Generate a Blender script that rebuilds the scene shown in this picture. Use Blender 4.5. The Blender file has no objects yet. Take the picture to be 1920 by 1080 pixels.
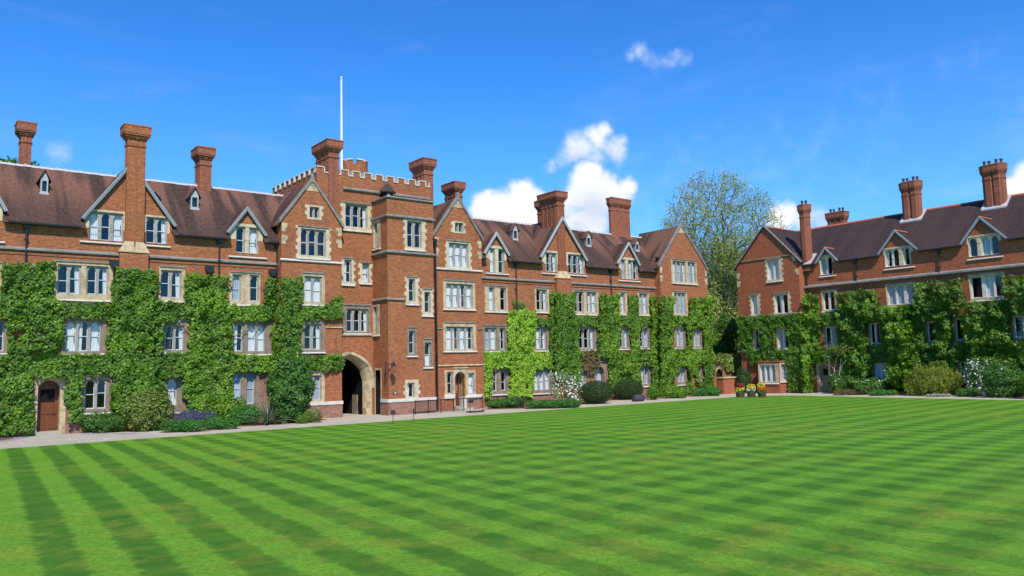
import bpy, math, random
import numpy as np
from mathutils import Vector, Matrix
R_ = math.radians
random.seed(7); rng = np.random.default_rng(7)
scene = bpy.context.scene
col = scene.collection

# ------------------------------------------------------------------ camera
YAW, PITCH, ROLL, FPX = R_(38.11), R_(5.644), R_(-1.407), 1489.0
CAM = np.array([0.0, -55.09, 3.4])
_f = np.array([math.sin(YAW)*math.cos(PITCH), math.cos(YAW)*math.cos(PITCH), math.sin(PITCH)])
_r = np.array([math.cos(YAW), -math.sin(YAW), 0.0]); _u = np.cross(_r, _f)
CR = _r*math.cos(ROLL) + _u*math.sin(ROLL); CU = -_r*math.sin(ROLL) + _u*math.cos(ROLL)
cam = bpy.data.cameras.new('camera'); camo = bpy.data.objects.new('camera', cam); col.objects.link(camo)
cam.sensor_width = 36; cam.lens = FPX/1920*36; cam.clip_start = 0.1; cam.clip_end = 5000
camo.matrix_world = Matrix(((CR[0], CU[0], -_f[0], CAM[0]), (CR[1], CU[1], -_f[1], CAM[1]), (CR[2], CU[2], -_f[2], CAM[2]), (0, 0, 0, 1)))
scene.camera = camo
def ray(px, py): return _f + CR*(px-960)/FPX - CU*(py-540)/FPX

# ------------------------------------------------------------------ light
SUN_AZ, SUN_EL = R_(25), R_(49)          # azimuth turned from -Y towards -X
sd = Vector((-math.sin(SUN_AZ)*math.cos(SUN_EL), -math.cos(SUN_AZ)*math.cos(SUN_EL), math.sin(SUN_EL)))
sun = bpy.data.lights.new('sun', 'SUN'); sun.energy = 5.0; sun.angle = R_(0.5); sun.color = (1.0, 0.955, 0.88)
so = bpy.data.objects.new('sun', sun); col.objects.link(so); so.rotation_euler = sd.to_track_quat('Z', 'Y').to_euler()
scene.view_settings.view_transform = 'Standard'; scene.view_settings.look = 'None'
scene.view_settings.exposure = 0.10; scene.view_settings.gamma = 1.0; scene.view_settings.use_curve_mapping = False
try:
    scene.cycles.max_bounces = 6; scene.cycles.transparent_max_bounces = 12; scene.cycles.use_adaptive_sampling = True
except Exception: pass

world = bpy.data.worlds.new('World'); scene.world = world; world.use_nodes = True
nt = world.node_tree; nt.nodes.clear()
class NG:
    """small helper for node graphs"""
    def __init__(s, nt): s.nt = nt
    def n(s, t, **k):
        o = s.nt.nodes.new(t)
        for a, b in k.items(): setattr(o, a, b)
        return o
    def l(s, a, b): s.nt.links.new(a, b)
    def put(s, sock, v):
        if isinstance(v, bpy.types.NodeSocket): s.l(v, sock)
        else: sock.default_value = v
    def m(s, op, a, b=None, c=None, clamp=False):
        o = s.n('ShaderNodeMath', operation=op); o.use_clamp = clamp
        s.put(o.inputs[0], a)
        if b is not None: s.put(o.inputs[1], b)
        if c is not None: s.put(o.inputs[2], c)
        return o.outputs[0]
    def v(s, op, a, b=None, c=None):
        o = s.n('ShaderNodeVectorMath', operation=op); s.put(o.inputs[0], a)
        if b is not None:
            if op == 'SCALE': s.put(o.inputs['Scale'], b)
            else: s.put(o.inputs[1], b)
        return o.outputs['Value'] if op in ('LENGTH', 'DISTANCE', 'DOT_PRODUCT') else o.outputs[0]
    def mix(s, f, a, b, bt='MIX'):
        o = s.n('ShaderNodeMix', data_type='RGBA', blend_type=bt)
        s.put(o.inputs[0], f)
        for i, x in ((6, a), (7, b)):
            if isinstance(x, (tuple, list)): x = tuple(x)+(1,) if len(x) == 3 else x
            s.put(o.inputs[i], x)
        return o.outputs[2]
    def noise(s, vec, scale, detail=3, rough=.5, dist=0.0):
        o = s.n('ShaderNodeTexNoise'); s.put(o.inputs['Vector'], vec); o.inputs['Scale'].default_value = scale
        o.inputs['Detail'].default_value = detail; o.inputs['Roughness'].default_value = rough; o.inputs['Distortion'].default_value = dist
        return o.outputs['Fac']
    def ramp(s, f, *stops):
        o = s.n('ShaderNodeValToRGB'); s.put(o.inputs[0], f); e = o.color_ramp.elements
        while len(e) < len(stops): e.new(0.5)
        for i, (p, c) in enumerate(stops):
            e[i].position = p; e[i].color = (c, c, c, 1) if isinstance(c, (int, float)) else tuple(c)+(1,)
        return o.outputs[0]
    def mr(s, f, a, b, c=0.0, d=1.0, sm=True):
        o = s.n('ShaderNodeMapRange'); o.interpolation_type = 'SMOOTHSTEP' if sm else 'LINEAR'
        s.put(o.inputs[0], f)
        for i, x in enumerate((a, b, c, d)): o.inputs[i+1].default_value = x
        return o.outputs[0]
g = NG(nt)
sky = g.n('ShaderNodeTexSky', sky_type='NISHITA'); sky.sun_disc = False
sky.sun_elevation = SUN_EL; sky.sun_rotation = math.pi+SUN_AZ; sky.altitude = 0; sky.air_density = 1.0; sky.dust_density = 0.25; sky.ozone_density = 3.0
tc = g.n('ShaderNodeTexCoord').outputs['Generated']
dirn = g.v('NORMALIZE', tc)
hs = g.n('ShaderNodeHueSaturation'); hs.inputs['Saturation'].default_value = 1.15; hs.inputs['Value'].default_value = 1.40
g.l(sky.outputs[0], hs.inputs['Color']); skyc = g.mix(1.0, hs.outputs[0], (.34, .90, 1.46), 'MULTIPLY')
# clouds: each a clump of soft puffs in its own direction of the sky, frayed by noise
PUFFS = [ # px, py, radius px, weight   (cumulus low over the roofs, small ones higher)
 (905,392,30,1.2),(932,402,40,1.3),(960,395,40,1.3),(985,370,36,1.3),(1000,398,42,1.3),(1028,410,30,1.2),(912,372,18,1.0),
 (1098,345,36,1.25),(1080,372,32,1.1),(1132,362,36,1.2),(1172,352,22,1.1),(1150,378,34,1.0),(1112,388,40,.85),(1070,400,30,.75),(1105,430,34,1.2),(1085,425,24,1.1),
 (1085,283,34,.80),(1124,264,32,.86),(1138,246,20,.85),(1150,286,30,.74),(1110,298,30,.70),(1160,268,20,.6),(1035,300,18,.5),(1052,296,20,.5),
 (1195,98,25,.52),(1178,110,22,.44),(1262,101,22,.50),(1282,113,22,.46),(1226,112,30,.42),(1210,104,24,.46),(1245,108,26,.42),
 (1475,405,28,1.05),(1460,418,28,1.0),(1500,415,28,.8),(1530,398,28,.62),(1545,418,28,.6),
 (1905,355,28,1.2),(1935,345,40,1.3),(1975,360,46,1.3),(110,290,36,.42),(215,300,26,.33),
 (1450,330,170,.30),(1300,318,120,.30),(1560,240,90,.27),(1660,190,80,.27),(1760,140,80,.25),(1850,100,90,.25),(1620,300,140,.27),(1200,400,120,.32),
 # outside the frame the same sort of scattered cumulus goes on
 (2250,350,60,1.2),(2320,330,50,1.2),(-260,420,50,1.1),(-330,400,60,1.2),(-500,150,50,.7),(2500,120,50,.8)]
SHADES = [(1112,398,46),(1135,302,30),(1075,300,26),(1092,440,30),(1530,410,40),(1230,120,24)]      # greyer undersides
wv = g.n('ShaderNodeTexNoise'); g.l(dirn, wv.inputs['Vector']); wv.inputs['Scale'].default_value = 19; wv.inputs['Detail'].default_value = 7; wv.inputs['Roughness'].default_value = .55
off = g.v('SCALE', g.v('SUBTRACT', wv.outputs['Color'], (.5, .5, .5)), 0.042)
dd = g.v('ADD', dirn, off)
acc = None; low = None
for px, py, rad, w in PUFFS:
    c = ray(px, py); k = np.linalg.norm(c); c = c/k
    d = g.v('DISTANCE', dd, tuple(c))
    e = g.m('MULTIPLY', g.mr(d, 0.0, rad*1.78/FPX/k, 1.0, 0.0), w)
    acc = e if acc is None else g.m('SMOOTH_MAX', acc, e, .12)
soft = g.noise(dirn, 40, 6, .62)
accn = g.m('ADD', acc, g.m('MULTIPLY', g.m('SUBTRACT', soft, .5), .8))
dens = g.m('MULTIPLY', g.mr(accn, .16, .86), g.mr(acc, .03, .62, 0.0, 1.0))
shd = None
for px, py, rad in SHADES:
    c = ray(px, py); k = np.linalg.norm(c); c = c/k; e = g.mr(g.v('DISTANCE', dd, tuple(c)), 0.0, rad*1.3/FPX/k, 1.0, 0.0); shd = e if shd is None else g.m('MAXIMUM', shd, e)
# thin high wisps
wsv = g.n('ShaderNodeMapping'); g.l(dirn, wsv.inputs[0]); wsv.inputs['Scale'].default_value = (2.2, 2.2, 9); wsv.inputs['Rotation'].default_value = (0, .25, 0.2)
wisp = g.m('MULTIPLY', g.mr(g.noise(wsv.outputs[0], 2.2, 7, .6, .6), .5, .85), .32)
sep = g.n('ShaderNodeSeparateXYZ'); g.l(dirn, sep.inputs[0])
horiz = g.mr(sep.outputs[2], .0, .42, 1.0, .0)
base = g.mix(g.m('MULTIPLY', wisp, g.m('ADD', g.m('MULTIPLY', horiz, .8), .25)), skyc, (7.5, 8.2, 9.6))
base = g.mix(g.m('MULTIPLY', horiz, .30), base, (3.6, 7.4, 10.2))
ccol = g.mix(g.mr(accn, .35, 1.05), (6.6, 7.8, 9.4), (9.6, 9.7, 9.8))
ccol = g.mix(g.m('MULTIPLY', shd, .75), ccol, (5.6, 6.6, 8.4))
fin = g.mix(dens, base, ccol)
bg = g.n('ShaderNodeBackground'); bg.inputs['Strength'].default_value = 0.10; g.l(fin, bg.inputs[0])
wo = g.n('ShaderNodeOutputWorld'); g.l(bg.outputs[0], wo.inputs[0])

# ------------------------------------------------------------------ materials
def mat(name):
    m = bpy.data.materials.new(name); m.use_nodes = True; m.node_tree.nodes.clear(); return m, NG(m.node_tree)
def finish(m, g, base, rough=.85, bump=None, bs=.4, bd=.02, spec=.3, extra=None):
    p = g.n('ShaderNodeBsdfPrincipled'); g.put(p.inputs['Base Color'], base if isinstance(base, bpy.types.NodeSocket) else tuple(base)+(1,))
    g.put(p.inputs['Roughness'], rough); p.inputs['Specular IOR Level'].default_value = spec
    if extra:
        for k, v in extra.items(): g.put(p.inputs[k], v)
    if bump is not None:
        b = g.n('ShaderNodeBump'); b.inputs['Strength'].default_value = bs; b.inputs['Distance'].default_value = bd
        g.l(bump, b.inputs['Height']); g.l(b.outputs[0], p.inputs['Normal'])
    o = g.n('ShaderNodeOutputMaterial'); g.l(p.outputs[0], o.inputs[0]); return m
def simple(name, c, rough=.6, var=.15, sc=6, spec=.3, extra=None):
    m, g = mat(name); t = g.n('ShaderNodeTexCoord').outputs['Object']
    n = g.noise(t, sc, 4, .6)
    b = g.mix(n, tuple(x*(1-var) for x in c), tuple(min(1, x*(1+var)) for x in c))
    return finish(m, g, b, rough, n, .2, .01, spec, extra)
def brick_mat(name, c1, c2, mortar, stain=.35):
    m, g = mat(name); uv = g.n('ShaderNodeUVMap').outputs[0]
    wob = g.noise(uv, 1.3, 2, .5)
    b = g.n('ShaderNodeTexBrick'); g.l(uv, b.inputs['Vector'])
    b.inputs['Scale'].default_value = 1.0; b.inputs['Brick Width'].default_value = .235; b.inputs['Row Height'].default_value = .08
    b.inputs['Mortar Size'].default_value = .011; b.inputs['Mortar Smooth'].default_value = .3; b.inputs['Bias'].default_value = 0.05
    b.inputs['Color1'].default_value = (0, 0, 0, 1); b.inputs['Color2'].default_value = (1, 1, 1, 1); b.inputs['Mortar'].default_value = (.5, .5, .5, 1)
    bc = g.mix(g.m('ADD', g.m('MULTIPLY', b.outputs[0], .75), g.m('MULTIPLY', wob, .3)), c1, c2)
    # big patches of weathering and paler repaired bricks
    st = g.mr(g.noise(uv, .42, 5, .62), .38, .72)
    bc = g.mix(g.m('MULTIPLY', st, stain), bc, tuple(x*.62 for x in c1))
    pl = g.mr(g.noise(uv, .9, 4, .7, .4), .55, .8)
    bc = g.mix(g.m('MULTIPLY', pl, .3), bc, tuple(min(1, x*1.25+.03) for x in c2))
    mp = g.n('ShaderNodeMapping'); g.l(uv, mp.inputs[0]); mp.inputs['Scale'].default_value = (4.0, 14, 1)
    sp = g.noise(mp.outputs[0], 1.0, 3, .7)
    bc = g.mix(g.m('MULTIPLY', g.mr(sp, .38, .68), .75), bc, tuple(x*.5 for x in c1))
    mp2 = g.n('ShaderNodeMapping'); g.l(uv, mp2.inputs[0]); mp2.inputs['Scale'].default_value = (1.6, 5.5, 1)
    s2 = g.noise(mp2.outputs[0], 1.0, 4, .8)
    bc = g.mix(g.m('MULTIPLY', g.mr(s2, .52, .68), .30), bc, tuple(min(1, x*1.15+.05) for x in c2))
    bc = g.mix(g.m('MULTIPLY', g.mr(s2, .48, .34), .45), bc, tuple(x*.6 for x in c1))
    bc = g.mix(g.m('MULTIPLY', b.outputs[1], .6), bc, mortar)
    h = g.m('SUBTRACT', g.m('ADD', g.m('MULTIPLY', sp, .4), g.m('MULTIPLY', b.outputs[0], .25)), g.m('MULTIPLY', b.outputs[1], .8))
    return finish(m, g, bc, .9, h, .55, .012, .15)
M = {}
M['brick'] = brick_mat('orange_red_brick', (.21, .048, .016), (.55, .165, .047), (.42, .28, .18))
M['brick_grey'] = brick_mat('greyed_lower_brick', (.20, .07, .045), (.44, .19, .12), (.42, .33, .27), .5)
M['brick_red'] = brick_mat('deep_red_brick', (.23, .042, .015), (.52, .125, .038), (.5, .3, .2), .3)
M['brick_chim'] = brick_mat('chimney_brick', (.20, .045, .022), (.44, .12, .052), (.42, .28, .2), .5)
def stone_mat(name, c, dark, dirt=.5):
    m, g = mat(name); t = g.n('ShaderNodeTexCoord').outputs['Object']
    n = g.noise(t, 2.2, 5, .65); n2 = g.noise(t, 14, 3, .6)
    b = g.mix(g.m('MULTIPLY', g.mr(n, .4, .72), dirt), c, dark)
    b = g.mix(g.m('MULTIPLY', g.mr(n2, .4, .8), .35), b, tuple(x*.7 for x in c))
    return finish(m, g, b, .88, n2, .3, .01, .2)
M['stone'] = stone_mat('cream_limestone', (.55, .42, .25), (.24, .165, .09), .85)
M['stone_pale'] = stone_mat('pale_cream_limestone', (.60, .49, .32), (.32, .24, .14), .7)
M['stone_dull'] = stone_mat('weathered_brown_limestone', (.27, .205, .145), (.12, .09, .065), .8)
M['stone_white'] = stone_mat('pale_sill_stone', (.62, .58, .50), (.34, .31, .27), .5)
M['stone_grey'] = stone_mat('grey_moulding_stone', (.25, .23, .205), (.10, .09, .08), .7)
M['mullion'] = stone_mat('grey_mullion_stone', (.34, .315, .265), (.18, .16, .135), .6)
def tile_mat(name, dark, red, streak, sv=.7):
    m, g = mat(name); uv = g.n('ShaderNodeUVMap').outputs[0]
    b = g.n('ShaderNodeTexBrick'); g.l(uv, b.inputs['Vector']); b.inputs['Scale'].default_value = 1
    b.inputs['Brick Width'].default_value = .17; b.inputs['Row Height'].default_value = .105; b.inputs['Mortar Size'].default_value = .008
    b.inputs['Color1'].default_value = (0, 0, 0, 1); b.inputs['Color2'].default_value = (1, 1, 1, 1); b.inputs['Mortar'].default_value = (.2, .2, .2, 1)
    mp = g.n('ShaderNodeMapping'); g.l(uv, mp.inputs[0]); mp.inputs['Scale'].default_value = (.72, .07, 1)
    st = g.noise(mp.outputs[0], 1.0, 2, .45, .15)
    v = g.n('ShaderNodeSeparateXYZ'); g.l(uv, v.inputs[0])
    fade = g.mr(v.outputs[1], 8.8, 13.6, 0, 1)          # the streaks start under the ridge and die out downslope
    s = g.m('MULTIPLY', g.mr(st, .44, .56), g.m('ADD', g.m('MULTIPLY', fade, .8), .2))
    fine = g.noise(uv, 5.5, 5, .7)
    c = g.mix(g.m('MULTIPLY', g.m('ADD', b.outputs[0], g.m('SUBTRACT', g.noise(uv, 3.2, 4, .75), .5)), .9, clamp=True), dark, red)
    c = g.mix(g.m('MULTIPLY', s, sv), c, streak)
    c = g.mix(g.m('MULTIPLY', g.mr(fine, .45, .7), .65), c, tuple(x*.5 for x in dark))
    lich = g.mr(g.noise(uv, 9, 2, .5), .68, .74)
    c = g.mix(g.m('MULTIPLY', lich, .45), c, (.38, .33, .25))
    sx = g.m('FRACT', g.m('DIVIDE', v.outputs[1], .105))
    h = g.m('ADD', g.m('MULTIPLY', sx, -.6), g.m('ADD', g.m('MULTIPLY', b.outputs[1], -.5), g.m('MULTIPLY', fine, .5)))
    return finish(m, g, c, .8, h, .6, .02, .2)
M['tile'] = tile_mat('plain_clay_roof_tiles', (.042, .026, .020), (.092, .049, .035), (.215, .098, .062), .8)
M['tile_dark'] = tile_mat('dark_purple_roof_tiles', (.034, .023, .021), (.068, .038, .033), (.09, .047, .038), .3)
M['ridge_pale'] = simple('pale_ridge_tile', (.44, .42, .41), .7, .3, 5)
M['ridge_red'] = simple('terracotta_ridge_tile', (.42, .11, .05), .7, .25, 5)
M['board'] = simple('grey_painted_bargeboard', (.27, .30, .31), .5, .2, 3)
M['board_white'] = simple('off_white_bargeboard', (.40, .41, .40), .5, .2, 3)
M['lead'] = simple('lead_flashing', (.32, .33, .34), .5, .2, 4)
M['iron'] = simple('black_painted_iron', (.018, .018, .02), .4, .2, 8, .5)
M['sash'] = simple('white_painted_sash', (.55, .56, .56), .4, .05, 4)
M['sash_grey'] = simple('grey_painted_window_frame', (.42, .45, .47), .45, .08, 4)
M['door_brown'] = simple('brown_varnished_door', (.16, .05, .018), .4, .35, 3)
M['door_orange'] = simple('orange_oak_door', (.50, .22, .05), .45, .25, 3)
M['door_olive'] = simple('olive_beige_door', (.24, .21, .13), .5, .1, 3)
M['white'] = simple('white_paint', (.8, .8, .8), .45, .04, 4)
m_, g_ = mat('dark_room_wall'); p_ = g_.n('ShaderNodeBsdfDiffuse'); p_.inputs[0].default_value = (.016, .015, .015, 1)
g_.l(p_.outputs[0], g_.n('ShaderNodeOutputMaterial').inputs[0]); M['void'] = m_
M['pot'] = simple('dark_chimney_pot', (.05, .045, .06), .6, .3, 8)
M['bark'] = stone_mat('brown_bark', (.17, .12, .08), (.07, .05, .035), .7)
M['bark_pale'] = stone_mat('pale_grey_bark', (.42, .38, .32), (.2, .17, .14), .6)
M['bark_twig'] = stone_mat('grey_twig_bark', (.24, .21, .165), (.12, .10, .08), .6)
M['tub'] = simple('dark_wooden_tub', (.07, .045, .035), .7, .3, 6)
M['band'] = simple('rusty_iron_band', (.12, .07, .05), .6, .3, 6)
M['bellglass'] = simple('pale_verdigris_bell', (.5, .6, .55), .35, .1, 4)
def curtain_mat(name, c):
    m, g = mat(name)
    a = g.n('ShaderNodeBsdfDiffuse'); a.inputs[0].default_value = c+(1,)
    b = g.n('ShaderNodeBsdfTranslucent'); b.inputs[0].default_value = c+(1,)
    mx = g.n('ShaderNodeMixShader'); mx.inputs[0].default_value = .15; g.l(a.outputs[0], mx.inputs[1]); g.l(b.outputs[0], mx.inputs[2])
    o = g.n('ShaderNodeOutputMaterial'); g.l(mx.outputs[0], o.inputs[0]); return m
M['cur_w'] = curtain_mat('white_curtain_cloth', (.74, .74, .72))
M['cur_g'] = curtain_mat('grey_curtain_cloth', (.40, .45, .50))
M['cur_b'] = curtain_mat('pale_blue_blind_cloth', (.50, .62, .80))
M['cur_r'] = curtain_mat('red_curtain_cloth', (.45, .05, .05))
def glass_mat():
    m, g = mat('window_glass'); t = g.n('ShaderNodeTexCoord').outputs['Object']
    pass
    gl = g.n('ShaderNodeBsdfGlossy'); gl.inputs['Roughness'].default_value = .03; gl.inputs['Color'].default_value = (1, 1, 1, 1)
    tr = g.n('ShaderNodeBsdfTransparent'); tr.inputs[0].default_value = (.95, .97, .97, 1)
    geo = g.n('ShaderNodeNewGeometry'); cs = g.m('ABSOLUTE', g.v('DOT_PRODUCT', geo.outputs['Incoming'], geo.outputs['Normal']))
    fr_ = g.m('ADD', .055, g.m('MULTIPLY', g.m('POWER', g.m('SUBTRACT', 1.0, cs), 5.0), .93), clamp=True)      # two faces of a pane
    mx = g.n('ShaderNodeMixShader'); g.l(fr_, mx.inputs[0]); g.l(tr.outputs[0], mx.inputs[1]); g.l(gl.outputs[0], mx.inputs[2])
    o = g.n('ShaderNodeOutputMaterial'); g.l(mx.outputs[0], o.inputs[0]); return m
M['glass'] = glass_mat()
def leaf_mat(name, trans=.3, rough=.5):
    """leaf colour comes per leaf from the mesh attribute 'tint' (species and age of the leaf, plus a darker palette for shadow)"""
    m, g = mat(name); at_ = g.n('ShaderNodeAttribute'); at_.attribute_name = 'tint'; c = at_.outputs['Color']
    p = g.n('ShaderNodeBsdfPrincipled'); g.l(c, p.inputs['Base Color']); p.inputs['Roughness'].default_value = rough; p.inputs['Specular IOR Level'].default_value = .35
    t = g.n('ShaderNodeBsdfTranslucent'); g.l(g.mix(.5, c, (.25, .4, .03), 'MIX'), t.inputs[0])
    mx = g.n('ShaderNodeMixShader'); mx.inputs[0].default_value = trans; g.l(p.outputs[0], mx.inputs[1]); g.l(t.outputs[0], mx.inputs[2])
    o = g.n('ShaderNodeOutputMaterial'); g.l(mx.outputs[0], o.inputs[0]); return m
M['leaf'] = leaf_mat('creeper_leaf', .22, .5)
M['petal'] = leaf_mat('petals', .2, .7)
def lawn_mat():
    m, g = mat('striped_mown_grass'); t = g.n('ShaderNodeTexCoord').outputs['Object']
    mp = g.n('ShaderNodeMapping'); g.l(t, mp.inputs[0]); mp.inputs['Rotation'].default_value = (0, 0, R_(4.4))
    sp = g.n('ShaderNodeSeparateXYZ'); g.l(mp.outputs[0], sp.inputs[0])
    w = g.m('MULTIPLY', g.m('SUBTRACT', g.noise(t, .10, 2, .5), .5), .35)
    wm = g.n('ShaderNodeMapping'); g.l(t, wm.inputs[0]); wm.inputs['Scale'].default_value = (.6, 3.6, 1)
    w2 = g.m('ADD', g.m('MULTIPLY', g.m('SUBTRACT', g.noise(t, 1.0, 2, .6), .5), .30), g.m('MULTIPLY', g.m('SUBTRACT', g.noise(wm.outputs[0], 1.0, 4, .7), .5), .45))
    def stripes(x, per, ph, edge=.35):
        s = g.m('SINE', g.m('ADD', g.m('MULTIPLY', g.m('ADD', x, g.m('ADD', w, w2)), 2*math.pi/per), ph))
        return g.mr(s, -edge, edge)
    a = stripes(sp.outputs[0], 1.42, LAWN_PH, .42)
    mp2 = g.n('ShaderNodeMapping'); g.l(t, mp2.inputs[0]); mp2.inputs['Rotation'].default_value = (0, 0, R_(-5.0))
    sp2 = g.n('ShaderNodeSeparateXYZ'); g.l(mp2.outputs[0], sp2.inputs[0])
    b = stripes(sp2.outputs[1], 1.75, 1.0, .75)
    # the second mowing direction shows more to the right, the first more to the left
    side = g.mr(sp.outputs[0], 3, 24, 0, 1)
    wa = g.mr(side, 0, 1, 1.0, .42); wb = g.mr(side, 0, 1, .10, .50)
    s = g.m('ADD', g.m('MULTIPLY', a, wa), g.m('MULTIPLY', b, wb))
    s = g.m('ADD', g.m('MULTIPLY', g.m('DIVIDE', s, g.m('ADD', wa, wb)), .8), .1)
    s = g.m('ADD', s, g.m('MULTIPLY', g.m('SUBTRACT', g.noise(t, .9, 5, .7), .5), 1.0), clamp=True)
    c = g.mix(s, (.024, .108, .004), (.155, .345, .018))  # sheen of the bent blades is put into the colour as bands
    dry = g.mr(g.noise(t, .11, 4, .6), .42, .62); dry2 = g.mr(g.noise(t, .8, 4, .7), .42, .66)
    c = g.mix(g.m('MULTIPLY', g.m('MULTIPLY', dry, dry2), .60), c, (.27, .26, .025))
    fmp = g.n('ShaderNodeMapping'); g.l(t, fmp.inputs[0]); fmp.inputs['Scale'].default_value = (1, 1, 1)
    f1 = g.noise(fmp.outputs[0], 14, 6, .8); f2 = g.noise(t, 75, 2, .7); f3 = g.noise(t, 6, 4, .7)
    c = g.mix(g.m('MULTIPLY', g.mr(f1, .42, .66), .70), c, (.035, .11, .006))
    c = g.mix(g.m('MULTIPLY', g.mr(f2, .5, .75), .4), c, (.26, .42, .07))
    c = g.mix(g.m('MULTIPLY', g.mr(f3, .48, .7), .45), c, (.05, .14, .01))
    gm = g.n('ShaderNodeMapping'); g.l(t, gm.inputs[0]); gm.inputs['Scale'].default_value = (7, 2.2, 1)
    c = g.mix(g.m('MULTIPLY', g.mr(g.noise(gm.outputs[0], 1.0, 5, .75), .45, .7), .35), c, (.045, .15, .004))
    h = g.m('ADD', g.m('MULTIPLY', f1, .6), g.m('MULTIPLY', f2, .5))
    return finish(m, g, c, .85, h, .7, .04, .15)
LAWN_PH = -1.3
M['lawn'] = lawn_mat()
def ground_mat(name, c1, c2, sc, bs=.5):
    m, g = mat(name); t = g.n('ShaderNodeTexCoord').outputs['Object']
    n = g.noise(t, sc, 5, .7); n2 = g.noise(t, .5, 4, .6)
    b = g.mix(n, c1, c2); b = g.mix(g.m('MULTIPLY', g.mr(n2, .4, .75), .4), b, tuple(x*.7 for x in c1))
    return finish(m, g, b, .95, n, bs, .02, .1)
M['path'] = ground_mat('pale_gravel_path', (.33, .28, .21), (.52, .45, .35), 30)
M['slab'] = ground_mat('buff_paving_stone', (.33, .29, .22), (.47, .42, .33), 5)
M['cobble'] = ground_mat('grey_cobbles', (.16, .15, .15), (.33, .32, .31), 9)
M['soil'] = ground_mat('brown_bed_soil', (.10, .05, .03), (.24, .13, .08), 14)
M['earth'] = ground_mat('far_grass_ground', (.06, .12, .02), (.10, .17, .03), 3)

# ------------------------------------------------------------------ mesh builder
Z3 = np.array([0., 0., 1.])
class MB:
    def __init__(s): s.V = []; s.F = []; s.mi = []
    def poly(s, pts, m=0):
        i = len(s.V); s.V.extend([tuple(map(float, p)) for p in pts]); s.F.append(tuple(range(i, i+len(pts)))); s.mi.append(m)
    def loft(s, a, b, m=0, caps=True):
        """closed ring a to ring b"""
        i = len(s.V); n = len(a); s.V.extend([tuple(map(float, p)) for p in a]); s.V.extend([tuple(map(float, p)) for p in b])
        for k in range(n): s.F.append((i+k, i+(k+1) % n, i+n+(k+1) % n, i+n+k)); s.mi.append(m)
        if caps:
            s.F.append(tuple(i+k for k in reversed(range(n)))); s.mi.append(m)
            s.F.append(tuple(i+n+k for k in range(n))); s.mi.append(m)
    def box(s, fr, u0, u1, z0, z1, d0, d1, m=0):
        """box in a wall frame: d is outward"""
        a = [fr(u0, z0, d0), fr(u1, z0, d0), fr(u1, z1, d0), fr(u0, z1, d0)]
        b = [fr(u0, z0, d1), fr(u1, z0, d1), fr(u1, z1, d1), fr(u0, z1, d1)]
        s.loft(a, b, m)
    def rings(s, rs, m=0):
        for k in range(len(rs)-1): s.loft(rs[k], rs[k+1], m, caps=False)
        s.poly(rs[-1], m); s.poly(list(reversed(rs[0])), m)
    def tube(s, pts, rad, n=6, m=0):
        pts = [np.array(p, float) for p in pts]; rad = rad if hasattr(rad, '__len__') else [rad]*len(pts); rs = []
        for i, p in enumerate(pts):
            t = pts[min(i+1, len(pts)-1)]-pts[max(i-1, 0)]; t = t/(np.linalg.norm(t)+1e-9)
            a = np.cross(t, [0.13, 0.27, 1.0] if abs(t[2]) < .95 else [1., .1, 0]); a /= np.linalg.norm(a); b = np.cross(t, a)
            rs.append([p+rad[i]*(a*math.cos(2*math.pi*k/n)+b*math.sin(2*math.pi*k/n)) for k in range(n)])
        s.rings(rs, m)
    def build(s, name, mats, parent=None, smooth=False, kind=None, label=None):
        me = bpy.data.meshes.new(name); me.from_pydata(s.V, [], s.F)
        for m in (mats if isinstance(mats, (list, tuple)) else [mats]): me.materials.append(M[m])
        me.polygons.foreach_set('material_index', s.mi)
        me.update()
        uvl = me.uv_layers.new(name='UVMap'); nv = len(me.vertices); nl = len(me.loops)
        co = np.empty(nv*3); me.vertices.foreach_get('co', co); co = co.reshape(-1, 3)
        li = np.empty(nl, int); me.loops.foreach_get('vertex_index', li)
        pn = np.empty(len(me.polygons)*3); me.polygons.foreach_get('normal', pn); pn = pn.reshape(-1, 3)
        lt = np.empty(len(me.polygons), int); me.polygons.foreach_get('loop_total', lt)
        n = np.repeat(pn, lt, axis=0)
        t = np.stack([-n[:, 1], n[:, 0], np.zeros(len(n))], 1); ln = np.linalg.norm(t, axis=1); flat = ln < .05
        t[flat] = (1, 0, 0); ln[flat] = 1; t /= ln[:, None]; b = np.cross(n, t); b[flat] = (0, 1, 0)
        c = co[li]; uv = np.stack([(c*t).sum(1), (c*b).sum(1)], 1)
        uvl.data.foreach_set('uv', uv.astype(np.float32).ravel())
        if smooth: me.polygons.foreach_set('use_smooth', [True]*len(me.polygons))
        o = bpy.data.objects.new(name, me); col.objects.link(o)
        if parent is not None: o.parent = parent
        if kind: o['kind'] = kind
        if label: o['label'] = label
        return o
def thing(name, label, cat, group=None, loc=(0, 0, 0)):
    o = bpy.data.objects.new(name, None); col.objects.link(o); o.location = loc; o.empty_display_size = .2
    o['label'] = label; o['category'] = cat
    if group: o['group'] = group
    return o
def tag(o, label, cat, group=None):
    o['label'] = label; o['category'] = cat
    if group: o['group'] = group
    return o
class Frame:
    """a wall plane: u along it, z up, d outward"""
    def __init__(s, O, U, N): s.O = np.array(O, float); s.U = np.array(U, float); s.N = np.array(N, float)
    def __call__(s, u, z, d=0.): return s.O+s.U*u+Z3*z+s.N*d
    def uz(s, px, py, d=0.):
        r = ray(px, py); t = ((s.O+s.N*d-CAM)@s.N)/(r@s.N); p = CAM+r*t
        return float((p-s.O)@s.U), float(p[2])
FL = Frame((0, 0, 0), (1, 0, 0), (0, -1, 0))            # long left range
FB = Frame((0, -.75, 0), (1, 0, 0), (0, -1, 0))         # its projecting gabled bays
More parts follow.
